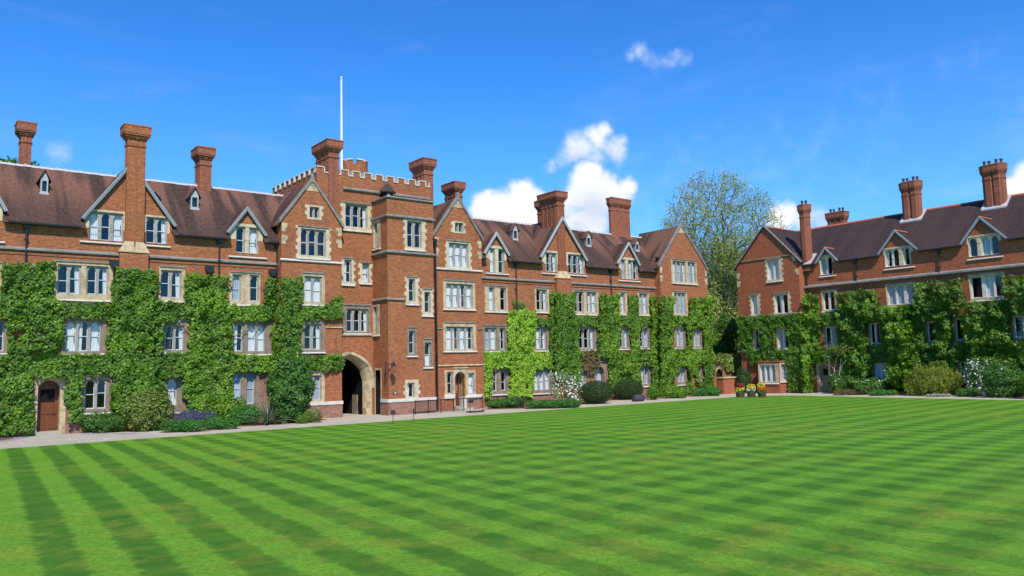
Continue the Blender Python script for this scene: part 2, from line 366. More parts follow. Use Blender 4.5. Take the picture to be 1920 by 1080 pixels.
FT = Frame((0, -2.35, 0), (1, 0, 0), (0, -1, 0))          # stair turret front
_c = math.sqrt(.5)
FRG = Frame((73, 0, 0), (0, -1, 0), (-1, 0, 0))         # right range, gabled block
FRW = Frame((74, 0, 0), (0, -1, 0), (-1, 0, 0))         # right range, wing
def clip(poly, a, b, c):
    """keep a*x+b*y<=c"""
    out = []
    for i in range(len(poly)):
        p, q = poly[i], poly[(i+1) % len(poly)]; fp = a*p[0]+b*p[1]-c; fq = a*q[0]+b*q[1]-c
        if fp <= 1e-9: out.append(p)
        if (fp < -1e-9 and fq > 1e-9) or (fp > 1e-9 and fq < -1e-9):
            t = fp/(fp-fq); out.append((p[0]+t*(q[0]-p[0]), p[1]+t*(q[1]-p[1])))
    return out
def wall(mb, fr, poly, holes, d=0., m=0):
    """convex outline (counterclockwise in u,z) with rectangular holes"""
    us = sorted({round(x, 4) for h in holes for x in (h[0], h[1])} | {min(p[0] for p in poly), max(p[0] for p in poly)})
    zs = sorted({round(x, 4) for h in holes for x in (h[2], h[3])} | {min(p[1] for p in poly), max(p[1] for p in poly)})
    for i in range(len(us)-1):
        for j in range(len(zs)-1):
            uc, zc = (us[i]+us[i+1])/2, (zs[j]+zs[j+1])/2
            if any(h[0] < uc < h[1] and h[2] < zc < h[3] for h in holes): continue
            c = [(us[i], zs[j]), (us[i+1], zs[j]), (us[i+1], zs[j+1]), (us[i], zs[j+1])]
            for k in range(len(poly)):
                p, q = poly[k], poly[(k+1) % len(poly)]
                a, b = (q[1]-p[1]), -(q[0]-p[0]); c = clip(c, a, b, a*p[0]+b*p[1])
                if len(c) < 3: break
            if len(c) >= 3: mb.poly([fr(x, y, d) for x, y in c], m)
# ------------------------------------------------------------------ windows
HOLES = {}
def arch_pts(a, b, z1, rise, n=6):
    """four-centred head: springing at z1-rise"""
    w = b-a; out = []
    for k in range(n+1):
        t = k/n; x = a+w*t; s = abs(2*t-1); y = (1-s**2.1)**.55 if s < 1 else 0
        out.append((x, z1-rise+rise*(y*.8+.2*(1-s))))
    return out
def window(parent, fr, lights, yt, yb, plate=None, cur='', arch=True, st='stone', mul='mullion', sash='sash', quoin=False, hood=True,
           clip_poly=None, sill=True, tiers=2, gable=None, dd=0.10):
    if (gable or quoin) and st == 'stone': st = 'stone_pale'
    xm = (lights[0][0]+lights[-1][1])/2; ym = (yt+yb)/2
    z1 = fr.uz(xm, yt, -dd)[1]; z0 = fr.uz(xm, yb, -dd)[1]
    L = [(fr.uz(a, ym, -dd)[0], fr.uz(b, ym, -dd)[0]) for a, b in lights]
    U0, U1, Z0, Z1 = L[0][0]-.05, L[-1][1]+.05, z0-.04, z1+.07
    if plate:
        p0, p1 = fr.uz(plate[0], ym, .03)[0], fr.uz(plate[1], ym, .03)[0]; q1, q0 = fr.uz(xm, plate[2], .03)[1], fr.uz(xm, plate[3], .03)[1]
    else: p0, p1, q0, q1 = U0-.2, U1+.2, Z0-.18, Z1+.2
    p0 = min(p0, U0-.1); p1 = max(p1, U1+.1); q0 = min(q0, Z0-.08); q1 = max(q1, Z1+.1)
    HOLES.setdefault(id(fr), []).append((U0, U1, Z0, Z1))
    mb = MB(); pp = [(p0, q0), (p1, q0), (p1, q1), (p0, q1)]
    if gable:
        for k in range(len(gable)):
            p, q = gable[k], gable[(k+1) % len(gable)]; a, b = (q[1]-p[1]), -(q[0]-p[0]); pp = clip(pp, a, b, a*p[0]+b*p[1])
    wall(mb, fr, pp, [(U0, U1, Z0, Z1)], .03, 0)
    n = len(pp)
    for k in range(n):                                     # rim of the proud surround
        a, b = pp[k], pp[(k+1) % n]; mb.poly([fr(*a, .03), fr(*a, -.01), fr(*b, -.01), fr(*b, .03)], 0)
    if quoin:
        z = q0+.02; k = random.randint(0, 1)
        while z < q1-.2:
            h = random.uniform(.22, .34)
            h = min(h, q1-z)
            if k % 2:
                e = random.uniform(.10, .17); mb.box(fr, p0-e, p0+.05, z, z+h, -.01, .033); mb.box(fr, p1-.05, p1+e*random.uniform(.8, 1.1), z, z+h, -.01, .033)
            z += h; k += 1
    for a, b in (((U0, Z0), (U1, Z0)), ((U1, Z0), (U1, Z1)), ((U1, Z1), (U0, Z1)), ((U0, Z1), (U0, Z0))):
        mb.poly([fr(*a, .03), fr(*b, .03), fr(*b, -dd), fr(*a, -dd)], 0)
    if hood: mb.box(fr, p0+.02, p1-.02, q1-.07, q1+.02, .0, .10, 2)
    if sill: mb.loft([fr(p0-.06, q0-.07, 0), fr(p1+.06, q0-.07, 0), fr(p1+.06, q0+.04, 0), fr(p0-.06, q0+.04, 0)],
                     [fr(p0-.06, q0-.07, .12), fr(p1+.06, q0-.07, .12), fr(p1+.06, q0-.01, .12), fr(p0-.06, q0-.01, .12)], 3)
    # tracery plate with one arched opening a light
    B = -dd-.10; e = U0
    for (a, b) in L+[(U1, U1)]:
        if a-e > .01:
            pier = (a-e) > .32
            mb.poly([fr(e, Z0, -dd), fr(a, Z0, -dd), fr(a, Z1, -dd), fr(e, Z1, -dd)], 1)
            if pier: mb.box(fr, e+.07, a-.07, Z0, Z1, -dd, .0, 0)
        e = b
    for (a, b) in L:
        rise = (b-a)*.62 if arch else 0.001
        A = arch_pts(a, b, z1, rise)
        for k in range(len(A)-1):
            (x0, y0), (x1, y1) = A[k], A[k+1]
            mb.poly([fr(x0, y0, -dd), fr(x1, y1, -dd), fr(x1, Z1, -dd), fr(x0, Z1, -dd)], 1)
            mb.poly([fr(x0, y0, -dd), fr(x1, y1, -dd), fr(x1, y1, B), fr(x0, y0, B)], 1)
        mb.poly([fr(a, Z0, -dd), fr(b, Z0, -dd), fr(b, z0, -dd), fr(a, z0, -dd)], 1)
        mb.poly([fr(a, z0, -dd), fr(b, z0, -dd), fr(b, z0, B), fr(a, z0, B)], 1)
        for x in (a, b): mb.poly([fr(x, z0, -dd), fr(x, A[0][1], -dd), fr(x, A[0][1], B), fr(x, z0, B)], 1)
    w = mb.build('window', [st, mul, 'stone_grey', 'stone_white'], parent)
    # dark room behind
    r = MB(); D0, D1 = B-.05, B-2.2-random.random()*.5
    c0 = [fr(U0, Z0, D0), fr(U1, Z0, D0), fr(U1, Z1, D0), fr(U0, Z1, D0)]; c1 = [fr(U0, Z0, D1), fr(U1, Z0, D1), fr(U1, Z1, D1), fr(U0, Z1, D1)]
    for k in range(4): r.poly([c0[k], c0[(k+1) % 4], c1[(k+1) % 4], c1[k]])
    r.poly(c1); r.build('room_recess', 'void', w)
    for i, (a, b) in enumerate(L):
        sb = MB(); t = min(.038, (b-a)*.10); S0, S1 = B-.045, B-.004; zm = z0+(z1-z0)*random.choice((.46, .5, .5, .54))
        for (x0, x1, y0, y1) in ((a-.01, a+t, z0-.01, z1+.01), (b-t, b+.01, z0-.01, z1+.01), (a+t, b-t, z0-.01, z0+t*1.3), (a+t, b-t, z1-t*.7, z1+.01)):
            sb.box(fr, x0, x1, y0, y1, S0, S1)
        if tiers > 1: sb.box(fr, a+t, b-t, zm-.022, zm+.022, S0, S1)
        sb.build('sash_frame', sash, w)
        spans = ((z0, zm), (zm, z1)) if tiers > 1 else ((z0, z1),)
        for y0, y1 in spans:
            pb = MB(); j = [random.uniform(-.012, .012) for _ in range(3)]
            pb.poly([fr(a, y0, B-.02+j[0]*.5), fr(b, y0, B-.02+j[1]*.5), fr(b, y1, B-.02+j[1]*.5+j[2]*.5), fr(a, y1, B-.02+j[0]*.5+j[2]*.5)])
            pb.build('pane', 'glass', w)
        c = cur[i] if i < len(cur) else random.choice('wwshdg')
        if c != 'd':
            cb = MB(); n = 12; D = B-.07; top = z1+.03; bot = z0
            if c == 'h': top = z0+(z1-z0)*.45
            if c == 'u': bot = z0+(z1-z0)*.5
            rows = 6
            grid = []
            for q in range(rows+1):
                v = q/rows; zz = bot+(top-bot)*v
                lo, hi = a-.02, b+.02
                if c in 's': pinch = .30*math.exp(-((v-.42)/.16)**2)+.12; lo, hi = a+(b-a)*pinch*.5, b-(b-a)*pinch*.5
                if c == 'l': hi = a+(b-a)*(.40+.12*v)
                if c == 'k': lo = b-(b-a)*(.40+.12*v)
                grid.append([fr(lo+(hi-lo)*k/n, zz, D+.022*math.sin(k*2.3+.5*v)) for k in range(n+1)])
            for q in range(rows):
                for k in range(n): cb.poly([grid[q][k], grid[q][k+1], grid[q+1][k+1], grid[q+1][k]])
            cb.build('curtain', {'b': 'cur_b', 'g': 'cur_g', 'r': 'cur_r'}.get(c, 'cur_w'), w, smooth=True)
    return w
def prism(mb, pts, z0, z1, m=0):
    mb.loft([(p[0], p[1], z0) for p in pts], [(p[0], p[1], z1) for p in pts], m)
EAVE_Z, EAVE_Y, SL, RY = 12.72, -.42, .925, 4.5
RZ = EAVE_Z+(RY-EAVE_Y)*SL
def y_meet(z): return EAVE_Y+(z-EAVE_Z)/SL
def slab_roof(mb, top, th=.09, m=0):
    mb.loft([(p[0], p[1], p[2]-th) for p in top], top, m)
def chimney(parent, cx, cy, wx, wy, z0, z1, kind='rib', n=3, pots=0, cap=.24, mt='brick_chim', ribn=3):
    """shaft with ribs or a cluster of octagons, corbelled out to an oversailing cap"""
    prof = [(z0-z1, 0), (-1.42, 0), (-1.40, .05), (-1.30, .05), (-1.28, 0), (-.98, .0), (-.93, cap*.3), (-.84, cap*.3), (-.83, cap*.55), (-.72, cap*.55), (-.71, cap*.85), (-.60, cap*.9),
            (-.59, cap), (-.14, cap), (-.13, cap+.03), (-.06, cap+.03), (-.0, cap-.06)]
    mb = MB(); cp = MB()
    plans = []
    if kind == 'rib':
        def plan(e):
            P = []; a, b = wx/2+e, wy/2+e; rb = .05 if e < cap*.5 else .0
            for (x0, y0, x1, y1, nn) in ((-a, -b, a, -b, ribn if wx > .9 else 1), (a, -b, a, b, ribn), (a, b, -a, b, ribn if wx > .9 else 1), (-a, b, -a, -b, ribn)):
                P.append((x0, y0)); L = math.hypot(x1-x0, y1-y0); nx, ny = (y1-y0)/L, -(x1-x0)/L
                for k in range(nn):
                    t = (k+.5)/nn; w = .05/L
                    for tt, o in ((t-w, 0), (t-w*.9, rb), (t+w*.9, rb), (t+w, 0)): P.append((x0+(x1-x0)*tt+nx*o, y0+(y1-y0)*tt+ny*o))
            return P
        plans = [(0, 0, plan)]
    else:
        k = n; r = min(wx, wy)/2/math.cos(math.pi/8) if n > 1 else wx/2/math.cos(math.pi/8)
        def octp(e): return [((r+e)*math.cos(math.pi/8+q*math.pi/4), (r+e)*math.sin(math.pi/8+q*math.pi/4)) for q in range(8)]
        for i in range(n):
            t = (i-(n-1)/2)
            if wy > wx: plans.append((0, t*(wy-wx)/max(1, n-1), octp))
            else: plans.append((t*(wx-wy)/max(1, n-1), 0, octp))
        if n > 1: mb.loft(*[[(cx+sx*(wx/2-.12), cy+sy*(wy/2-.12), z) for sx, sy in ((-1, -1), (1, -1), (1, 1), (-1, 1))] for z in (z0, z1-.05)])
    for i, (ox, oy, pf) in enumerate(plans):
        j = i*.007
        rs = [[(cx+ox+x, cy+oy+y, z1+dz) for x, y in pf(e+j)] for dz, e in prof]
        mb.rings(rs[:6]); cp.rings([[(x, y, z-j) for x, y, z in r_] for r_ in rs[5:]])
    if kind != 'rib':   # base block
        mb.loft([(cx+sx*(wx/2+.1), cy+sy*(wy/2+.1), z0) for sx, sy in ((-1, -1), (1, -1), (1, 1), (-1, 1))], [(cx+sx*(wx/2+.06), cy+sy*(wy/2+.06), z0+.5) for sx, sy in ((-1, -1), (1, -1), (1, 1), (-1, 1))])
    c = mb.build('chimney', mt, parent); cp.build('chimney_cap', mt, c)
    lead = MB(); prism(lead, [(cx-wx/2-.12, cy-wy/2-.12), (cx+wx/2+.12, cy-wy/2-.12), (cx+wx/2+.12, cy+wy/2+.12), (cx-wx/2-.12, cy+wy/2+.12)], z1, z1+.03)
    if not pots: lead.build('capping_slab', 'stone_grey', c)
    for i in range(pots):
        p = MB(); t = (i+.5)/pots-.5; px_, py_ = cx+(t*wx*1.1 if wx >= wy else (.12 if i % 2 else -.12)), cy+(t*wy*1.1 if wy > wx else (.12 if i % 2 else -.12)); h = .42+.1*(i % 2)
        rs = [[(px_+rr*math.cos(a*math.pi/5), py_+rr*math.sin(a*math.pi/5), z1-.04+zz) for a in range(10)] for rr, zz in ((.15, 0), (.12, h*.2), (.11, h*.75), (.15, h*.85), (.14, h), (.1, h), (.1, h*.6))]
        p.rings(rs); p.build('chimney_pot', 'pot', c)
    return c
def bargeboards(parent, fr, foot_l, apex, foot_r, mt='board', d0=.2, d1=.30, wd=.155, finial=False):
    for A, B_ in ((foot_l, apex), (foot_r, apex)):
        mb = MB(); v = np.array([B_[0]-A[0], B_[1]-A[1]]); L = np.linalg.norm(v); v = v/L; nrm = np.array([v[1], -v[0]]) if v[0] > 0 else np.array([-v[1], v[0]])
        A = np.array(A)-v*.12; B2 = np.array(B_)
        for o0, o1, e in ((0, wd, 0), (-.03, wd*.45, .035)):
            # bottom edges meet on the centre line
            q = [A+nrm*o0, B2+np.array([0, -o0/abs(v[0])]), B2+np.array([0, -o1/abs(v[0])]), A+nrm*o1]
            mb.loft([fr(*p, d0-e) for p in q], [fr(*p, d1+e) for p in q])
        mb.build('bargeboard', mt, parent)
def gable_roof(parent, fr, fl, ap, fr_, mt='tile', front=.24, over=.12, meet=None, ridge_mt=None, th=.1):
    """two slopes running back from a gable into the roof behind"""
    meet = meet or y_meet
    for F in (fl, fr_):
        mb = MB(); v = np.array([F[0]-ap[0], F[1]-ap[1]]); v = v/np.linalg.norm(v); f = np.array(F)+v*over
        dA, dF = -(meet(ap[1])-fr_y(fr))-.15, -(meet(f[1])-fr_y(fr))-.15
        top = [fr(*f, front), fr(*ap, front), fr(*ap, min(dA, 0)), fr(*f, min(dF, front-.05))]
        slab_roof(mb, top, th); mb.build('roof_slope', mt, parent)
    if ridge_mt:
        mb = MB(); d1 = -(meet(ap[1])-fr_y(fr)); 
        mb.loft([fr(ap[0]-.13, ap[1]-.06, front+.02), fr(ap[0], ap[1]+.07, front+.02), fr(ap[0]+.13, ap[1]-.06, front+.02)], [fr(ap[0]-.13, ap[1]-.06, d1), fr(ap[0], ap[1]+.07, d1), fr(ap[0]+.13, ap[1]-.06, d1)])
        mb.build('ridge_capping', ridge_mt, parent)
def fr_y(fr):     # how far back the wall plane stands, measured along -N from the main facade's origin line
    return {id(FL): 0., id(FB): -.75, id(FT): -2.35, id(FRW): 0., id(FRG): -1.}.get(id(fr), 0.)
def coping(parent, fr, foot_l, apex, foot_r, d0=-.12, d1=.1, mt='stone_grey', wd=.18):
    for A, B_ in ((foot_l, apex), (foot_r, apex)):
        mb = MB(); v = np.array([B_[0]-A[0], B_[1]-A[1]]); v = v/np.linalg.norm(v); s = 1 if v[0] > 0 else -1
        A = np.array(A)-v*.1; up = wd/abs(v[0])
        q = [A, np.array(B_), np.array(B_)+[0, up], A+[0, up]] if s > 0 else [np.array(B_), A, A+[0, up], np.array(B_)+[0, up]]
        mb.loft([fr(*p, d0) for p in q], [fr(*p, d1) for p in q]); mb.build('gable_coping', mt, parent)
    mb = MB(); a = apex; mb.loft([fr(a[0]-.16, a[1]-.1, d1+.01), fr(a[0]+.16, a[1]-.1, d1+.01), fr(a[0]+.16, a[1]-.1, d0-.01), fr(a[0]-.16, a[1]-.1, d0-.01)], [fr(a[0]-.08, a[1]+.55, .08), fr(a[0]+.08, a[1]+.55, .08), fr(a[0]+.08, a[1]+.55, -.1), fr(a[0]-.08, a[1]+.55, -.1)])
    mb.build('apex_stone', mt, parent)
def kneelers(parent, fr, pts, mt='stone'):
    for (u, z, s) in pts:                                   # s: +1 block reaches to +u
        for k in range(2):
            mb = MB(); w = (.42, .30)[k]; mb.box(fr, min(u, u+s*w), max(u, u+s*w), z-.32*(k+1)+.01, z-.32*k, -.02, .035+.004*k); mb.build('quoin_stone', mt, parent)
def vent_dormer(parent, px0, px1, pyt, pyb, meet_y=None):
    """tiny gabled roof ventilator standing on the slope"""
    # find the slope point under the foot of its window
    r = ray((px0+px1)/2, pyb); t = (EAVE_Z-SL*EAVE_Y+SL*CAM[1]-CAM[2])/(r[2]-SL*r[1]); p = CAM+r*t
    x, y, z = p; y -= .02; fv = Frame((0, y, 0), (1, 0, 0), (0, -1, 0))
    u0, u1 = fv.uz(px0, pyb)[0], fv.uz(px1, pyb)[0]; w = max(.42, (u1-u0)*.62); u0, u1 = x-w/2, x+w/2; zt = fv.uz((px0+px1)/2, pyt)[1]; h = max(.6, (zt-z)*.58)
    dn = MB()
    bk = y_meet(z+h)-y+.3
    for (a, b, c, d) in ((u0, u0+.08, z, z+h), (u1-.08, u1, z, z+h), (u0+.08, u1-.08, z, z+.1), (u0+.08, u1-.08, z+h-.1, z+h)): dn.box(fv, a, b, c, d, -.08, .05)
    for u in (u0, u1-.04): dn.box(fv, u, u+.04, z-.1, z+h-.01, -bk, -.081)
    dn.loft([fv(u0-.02, z+h, .03), fv(u1+.02, z+h, .03), fv(x, zt-.08, .03)], [fv(u0-.02, z+h, -.05), fv(u1+.02, z+h, -.05), fv(x, zt-.08, -.05)])
    o = dn.build('roof_ventilator', 'board_white', parent)
    pm = MB(); pm.poly([fv(u0+.08, z+.1, -.03), fv(u1-.08, z+.1, -.03), fv(u1-.08, z+h-.1, -.03), fv(u0+.08, z+h-.1, -.03)]); pm.build('pane', 'glass', o)
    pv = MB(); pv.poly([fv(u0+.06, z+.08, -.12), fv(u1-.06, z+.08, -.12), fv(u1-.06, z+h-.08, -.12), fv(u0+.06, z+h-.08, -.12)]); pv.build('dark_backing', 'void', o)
    rf = MB(); b2 = y_meet(zt)-y+.2
    for s in (-1, 1):
        e = x+s*(w/2+.16); top = [fv(e, z+h-.1, .16), fv(x, zt, .16), fv(x, zt, -b2), fv(e, z+h-.1, -bk)]
        rf.loft([(p[0], p[1], p[2]-.05) for p in top], top)
    rf.build('ventilator_roof', 'tile', o)
    ld = MB(); ld.box(fv, u0-.05, u1+.05, z-.16, z+.02, -.1, .09); ld.build('lead_apron', 'ridge_pale', o)
def ridge_tiles(parent, p0, p1, n, mt, s=.17, crest=False):
    p0, p1 = np.array(p0), np.array(p1); v = (p1-p0)/n; t = v/np.linalg.norm(v); sd_ = np.cross(t, Z3)
    mb = MB()
    prof = [(-s, -s*.95), (-s*.55, -.03), (0, .03), (s*.55, -.03), (s, -s*.95)]
    a = [sd_*x+Z3*z for x, z in prof]
    mb.loft([tuple(q) for q in a], [tuple(q+v*.97) for q in a])
    if crest: mb.loft([tuple(t*.05-sd_*.03+Z3*.05), tuple(t*.2-sd_*.03+Z3*.05), tuple(t*.2+sd_*.03+Z3*.05), tuple(t*.05+sd_*.03+Z3*.05)], [tuple(t*.09+Z3*.10-sd_*.015), tuple(t*.16+Z3*.10-sd_*.015), tuple(t*.16+Z3*.10+sd_*.015), tuple(t*.09+Z3*.10+sd_*.015)])
    o = mb.build('ridge_tile', mt, parent); o.location = tuple(p0)
    for k in range(1, n):
        c = o.copy(); c.location = tuple(p0+v*k+Z3*random.uniform(-.012, .012)); c.rotation_euler = (0, random.uniform(-.01, .01), random.uniform(-.006, .006)); c.parent = parent; col.objects.link(c)
def string_course(parent, fr, u0, u1, z, h=.2, d=.13, mt='stone_grey', brick=None):
    mb = MB(); mb.loft([fr(u0, z-h/2, .0), fr(u0, z-h*.3, d), fr(u0, z+h*.1, d), fr(u0, z+h/2, .0)], [fr(u1, z-h/2, .0), fr(u1, z-h*.3, d), fr(u1, z+h*.1, d), fr(u1, z+h/2, .0)])
    o = mb.build('string_course', mt, parent)
    if brick: b = MB(); b.box(fr, u0+.002, u1-.002, z-h/2-.22, z-h/2-.10, .0, .05); b.build('brick_band', brick, parent)
    return o
def downpipe(parent, fr, px, z0, z1, hopper=True, r=.055, d=.13):
    u = fr.uz(px, 520, d)[0]; mb = MB(); mb.tube([fr(u, z0, d), fr(u, z1, d)], r, 8)
    for k in range(int((z1-z0)/1.7)): z = z0+.8+k*1.7; mb.box(fr, u-.1, u+.1, z, z+.06, .0, d+.07)
    o = mb.build('downpipe', 'iron', parent)
    if hopper:
        h = MB(); rs = [[fr(u+sx*w, z, d-.02+sy*w*.8) for sx, sy in ((-1, -1), (1, -1), (1, 1), (-1, 1))] for w, z in ((.06, z1-.45), (.15, z1-.22), (.17, z1-.2), (.17, z1))]
        h.rings(rs); h.build('rainwater_hopper', 'iron', o)
def gutter(parent, fr, u0, u1, z, d=.46):
    mb = MB(); mb.loft([fr(u0, z, d), fr(u0, z-.11, d-.01), fr(u0, z-.11, d-.11), fr(u0, z, d-.12)], [fr(u1, z, d), fr(u1, z-.11, d-.01), fr(u1, z-.11, d-.11), fr(u1, z, d-.12)])
    mb.build('gutter', 'iron', parent)
def uz(fr, px, py, d=0.): return fr.uz(px, py, d)
def ux(fr, px, py=520, d=0.): return fr.uz(px, py, d)[0]
CUTS = []
def cut_roof(mb, fr, u0, u1, ez, sl, ey, ru, rz):
    """front slope from the eaves to the ridge, open where gabled dormers break through; ey, ru: eaves and ridge distance behind the wall"""
    cs = sorted([c for c in CUTS if c[0] == id(fr) and c[2] > u0 and c[1] < u1], key=lambda c: c[1]); u = u0
    Y = lambda z: ey+(z-ez)/sl
    def slab(pts): slab_roof(mb, [tuple(fr(a, ez+(b-ey)*sl, -b)) for a, b in pts])
    for _, a, b, c, zf, za in cs:
        yf, ya = Y(zf), min(Y(za), ru-.02)
        if a > u: slab([(u, ey), (a, ey), (a, ru), (u, ru)])
        a2 = max(a, u0); 
        if c > u0: slab([(a2, yf if a2 == a else yf+(ya-yf)*(a2-a)/(c-a)), (c, ya), (c, ru), (a2, ru)]); s = c; ys = ya
        else: s = u0; ys = ya+(yf-ya)*(u0-c)/(b-c)
        slab([(s, ys), (b, yf), (b, ru), (s, ru)]); u = b
    if u < u1: slab([(u, ey), (u1, ey), (u1, ru), (u, ru)])
def dormer(parent, fr, fl, ap, frt, rmt='tile', bmt='board', base=EAVE_Z, front=.24, meet=None, ridge=None, wmt='brick', inset=.16, brd=(.2, .30)):
    """gabled wall head with its roof; returns the outline of the gable wall for clipping stone plates"""
    FLp, AP, FRp = uz(fr, *fl, d=front), uz(fr, *ap, d=front), uz(fr, *frt, d=front)
    zf = (FLp[1]+FRp[1])/2
    FLp, FRp = (FLp[0], zf), (FRp[0], zf)
    gp = [(FLp[0]+inset, base), (FRp[0]-inset, base), (FRp[0]-inset, zf+.12), (AP[0], AP[1]-.12), (FLp[0]+inset, zf+.12)]
    gable_roof(parent, fr, FLp, AP, FRp, rmt, front=front-.03, over=.14, meet=meet, ridge_mt=ridge)
    bargeboards(parent, fr, FLp, AP, FRp, bmt, front-.06, front+.02)
    CUTS.append((id(fr), FLp[0]+inset, FRp[0]-inset, AP[0], zf+.05, AP[1]))
    mb = MB()
    for u in (FLp[0]+inset, FRp[0]-inset-.06): mb.box(fr, u, u+.06, base-.1, zf+.1, -1.3, -.005)
    mb.build('dormer_cheek', 'lead', parent)
    return gp, FLp, AP, FRp
# ------------------------------------------------------------------ the long left range
LR = thing('college_range', 'long ivy-clad red brick range with steep tiled roof left of the gate tower', 'building')
W = window
# dormer gables first: outlines are used to shape the stone around their windows
gA, aL, aP, aR = dormer(LR, FL, (155.6, 404.7), (247, 304), (329, 421.4))
gB, bL, bP, bR = dormer(LR, FL, (427.6, 433), (464, 388), (499, 438))
g0, zL_, zP_, zR_ = dormer(LR, FL, (-150, 372), (-62, 262), (12, 397))
W(LR, FL, [(168, 184), (190, 206), (212, 229)], 400.5, 450.5, (152, 236, 394, 455), 'wds', gable=gA, quoin=False, hood=False)
W(LR, FL, [(274.5, 290), (295, 311)], 410, 456, (268, 318, 404, 461), 'dk', gable=gA, hood=False)
W(LR, FL, [(443, 457), (468, 482)], 428, 474.5, (430, 499, 420, 482), 'ds', gable=gB, hood=False)
W(LR, FL, [(-40, -26), (-20, -5)], 392, 446, (-46, 8, 384, 452), 'wd', gable=g0, hood=False)
W(LR, FL, [(109, 126.5), (131, 149), (164, 180), (185, 200.5)], 500, 551, (102, 212, 490, 563), 'dkdk', st='stone', mul='mullion')
W(LR, FL, [(302, 317), (322, 337.5)], 509, 558, (298, 347, 499, 565), 'dk')
W(LR, FL, [(436, 449.7), (469.5, 483)], 517, 564, (430, 488, 509.5, 572), 'gd', st='stone')
W(LR, FL, [(-23, -10), (-7, 6)], 602, 658, (-30, 19, 590, 663), 'dd', st='stone_dull')
W(LR, FL, [(124, 142), (146.5, 164.5), (169.5, 187)], 603.4, 658, (116, 199, 591, 664), 'sls', st='stone_dull')
W(LR, FL, [(310, 325.5), (329, 343)], 612, 656, (304, 353, 600, 662), 'dk', st='stone_dull')
W(LR, FL, [(439, 454), (465, 479), (482.5, 495)], 609, 658, (435, 509, 598, 665), 'lww', st='stone_dull')
W(LR, FL, [(160, 177), (182, 198)], 713, 766, (151, 206, 703, 775), 'dd', st='stone_dull')
W(LR, FL, [(314, 331)], 710, 759, (308, 342, 700, 774), 's', st='stone_dull')
W(LR, FL, [(438, 450), (463, 476)], 700, 757.6, (434, 487, 690, 770), 'bg', st='stone_dull')
W(LR, FL, [(-40, -26), (-20, -4)], 500, 556, (-46, 3, 490, 562), 'dw')
# doorway 1
dL, dR = ux(FL, 69.6, 760, -.1), ux(FL, 111.4, 760, -.1); dz1 = uz(FL, 90, 713, -.1)[1]; o0, o1, oz = ux(FL, 63, 760), ux(FL, 123, 760), uz(FL, 92, 700)[1]
def doorway(parent, fr, a, b, z0, z1, o0, o1, oz, st='stone_dull', depth=.45, rise=.42, door='door_brown', leaf=True, pl=.04, glazed=True):
    HOLES.setdefault(id(fr), []).append((a, b, z0-.3, z1))
    mb = MB(); A = arch_pts(a, b, z1, rise, 8)
    mb.poly([fr(o0, z0-.3, pl), fr(a, z0-.3, pl), fr(a, oz, pl), fr(o0, oz, pl)]); mb.poly([fr(b, z0-.3, pl), fr(o1, z0-.3, pl), fr(o1, oz, pl), fr(b, oz, pl)])
    for k in range(len(A)-1):
        (x0, y0), (x1, y1) = A[k], A[k+1]
        mb.poly([fr(x0, y0, pl), fr(x1, y1, pl), fr(x1, oz, pl), fr(x0, oz, pl)]); mb.poly([fr(x0, y0, pl), fr(x1, y1, pl), fr(x1, y1, -depth), fr(x0, y0, -depth)])
    for x in (a, b): mb.poly([fr(x, z0-.3, pl), fr(x, A[0][1], pl), fr(x, A[0][1], -depth), fr(x, z0-.3, -depth)])
    for x in (o0, o1): mb.poly([fr(x, z0-.3, pl), fr(x, oz, pl), fr(x, oz, -.01), fr(x, z0-.3, -.01)])
    mb.box(fr, o0-.05, o1+.05, oz, oz+.09, 0, .13)
    w = mb.build('doorway', st, parent)
    r = MB(); r.box(fr, a-.12, b+.12, -.1, z0-.01, -depth-.3, .28); r.build('threshold', 'slab', w)
    if leaf:
        d = MB(); d.box(fr, a-.05, b+.05, z0, z1+.05, -depth-.06, -depth); n = 5
        for k in range(n+1): u = a+(b-a)*k/n; d.box(fr, u-.015, u+.015, z0, z1, -depth, -depth+.02)
        for z in (z0+.15, z0+1.0): d.box(fr, a, b, z, z+.12, -depth, -depth+.03)
        L_ = d.build('door', door, w)
        if glazed:
            gp = MB(); gp.box(fr, a+(b-a)*.18, b-(b-a)*.18, z0+(z1-z0)*.58, z0+(z1-z0)*.82, -depth+.03, -depth+.05); gp.build('door_glazing', 'void', L_)
        hd = MB(); hd.tube([fr(b-.18, z0+1.05, -depth+.03), fr(b-.18, z0+1.05, -depth+.09), fr(b-.30, z0+1.05, -depth+.09)], .018, 6); hd.build('door_handle', 'iron', L_)
    return w
doorway(LR, FL, dL, dR, .22, dz1, o0, o1, oz, st='stone', depth=.5)
# walls: brick up to the eaves, with stripes of duller brick low down
hl = HOLES[id(FL)]
XL0, XL1 = -8.0, 21.75
def facade(parent, fr, x0, x1, base=EAVE_Z, low=4.3, m1='brick', m0='brick', extra=(), holes=None):
    holes = holes or HOLES.get(id(fr), [])
    hh = [h for h in holes if h[1] > x0 and h[0] < x1]
    mb = MB(); wall(mb, fr, [(x0, -.5), (x1, -.5), (x1, low), (x0, low)], hh, 0, 1); wall(mb, fr, [(x0, low), (x1, low), (x1, base), (x0, base)], hh, 0, 0)
    for gp in extra: wall(mb, fr, gp, hh, 0, 0)
    return mb.build('wall', [m1, m0], parent)
facade(LR, FL, XL0, XL1, extra=(gA, gB, g0), m0='brick_grey')
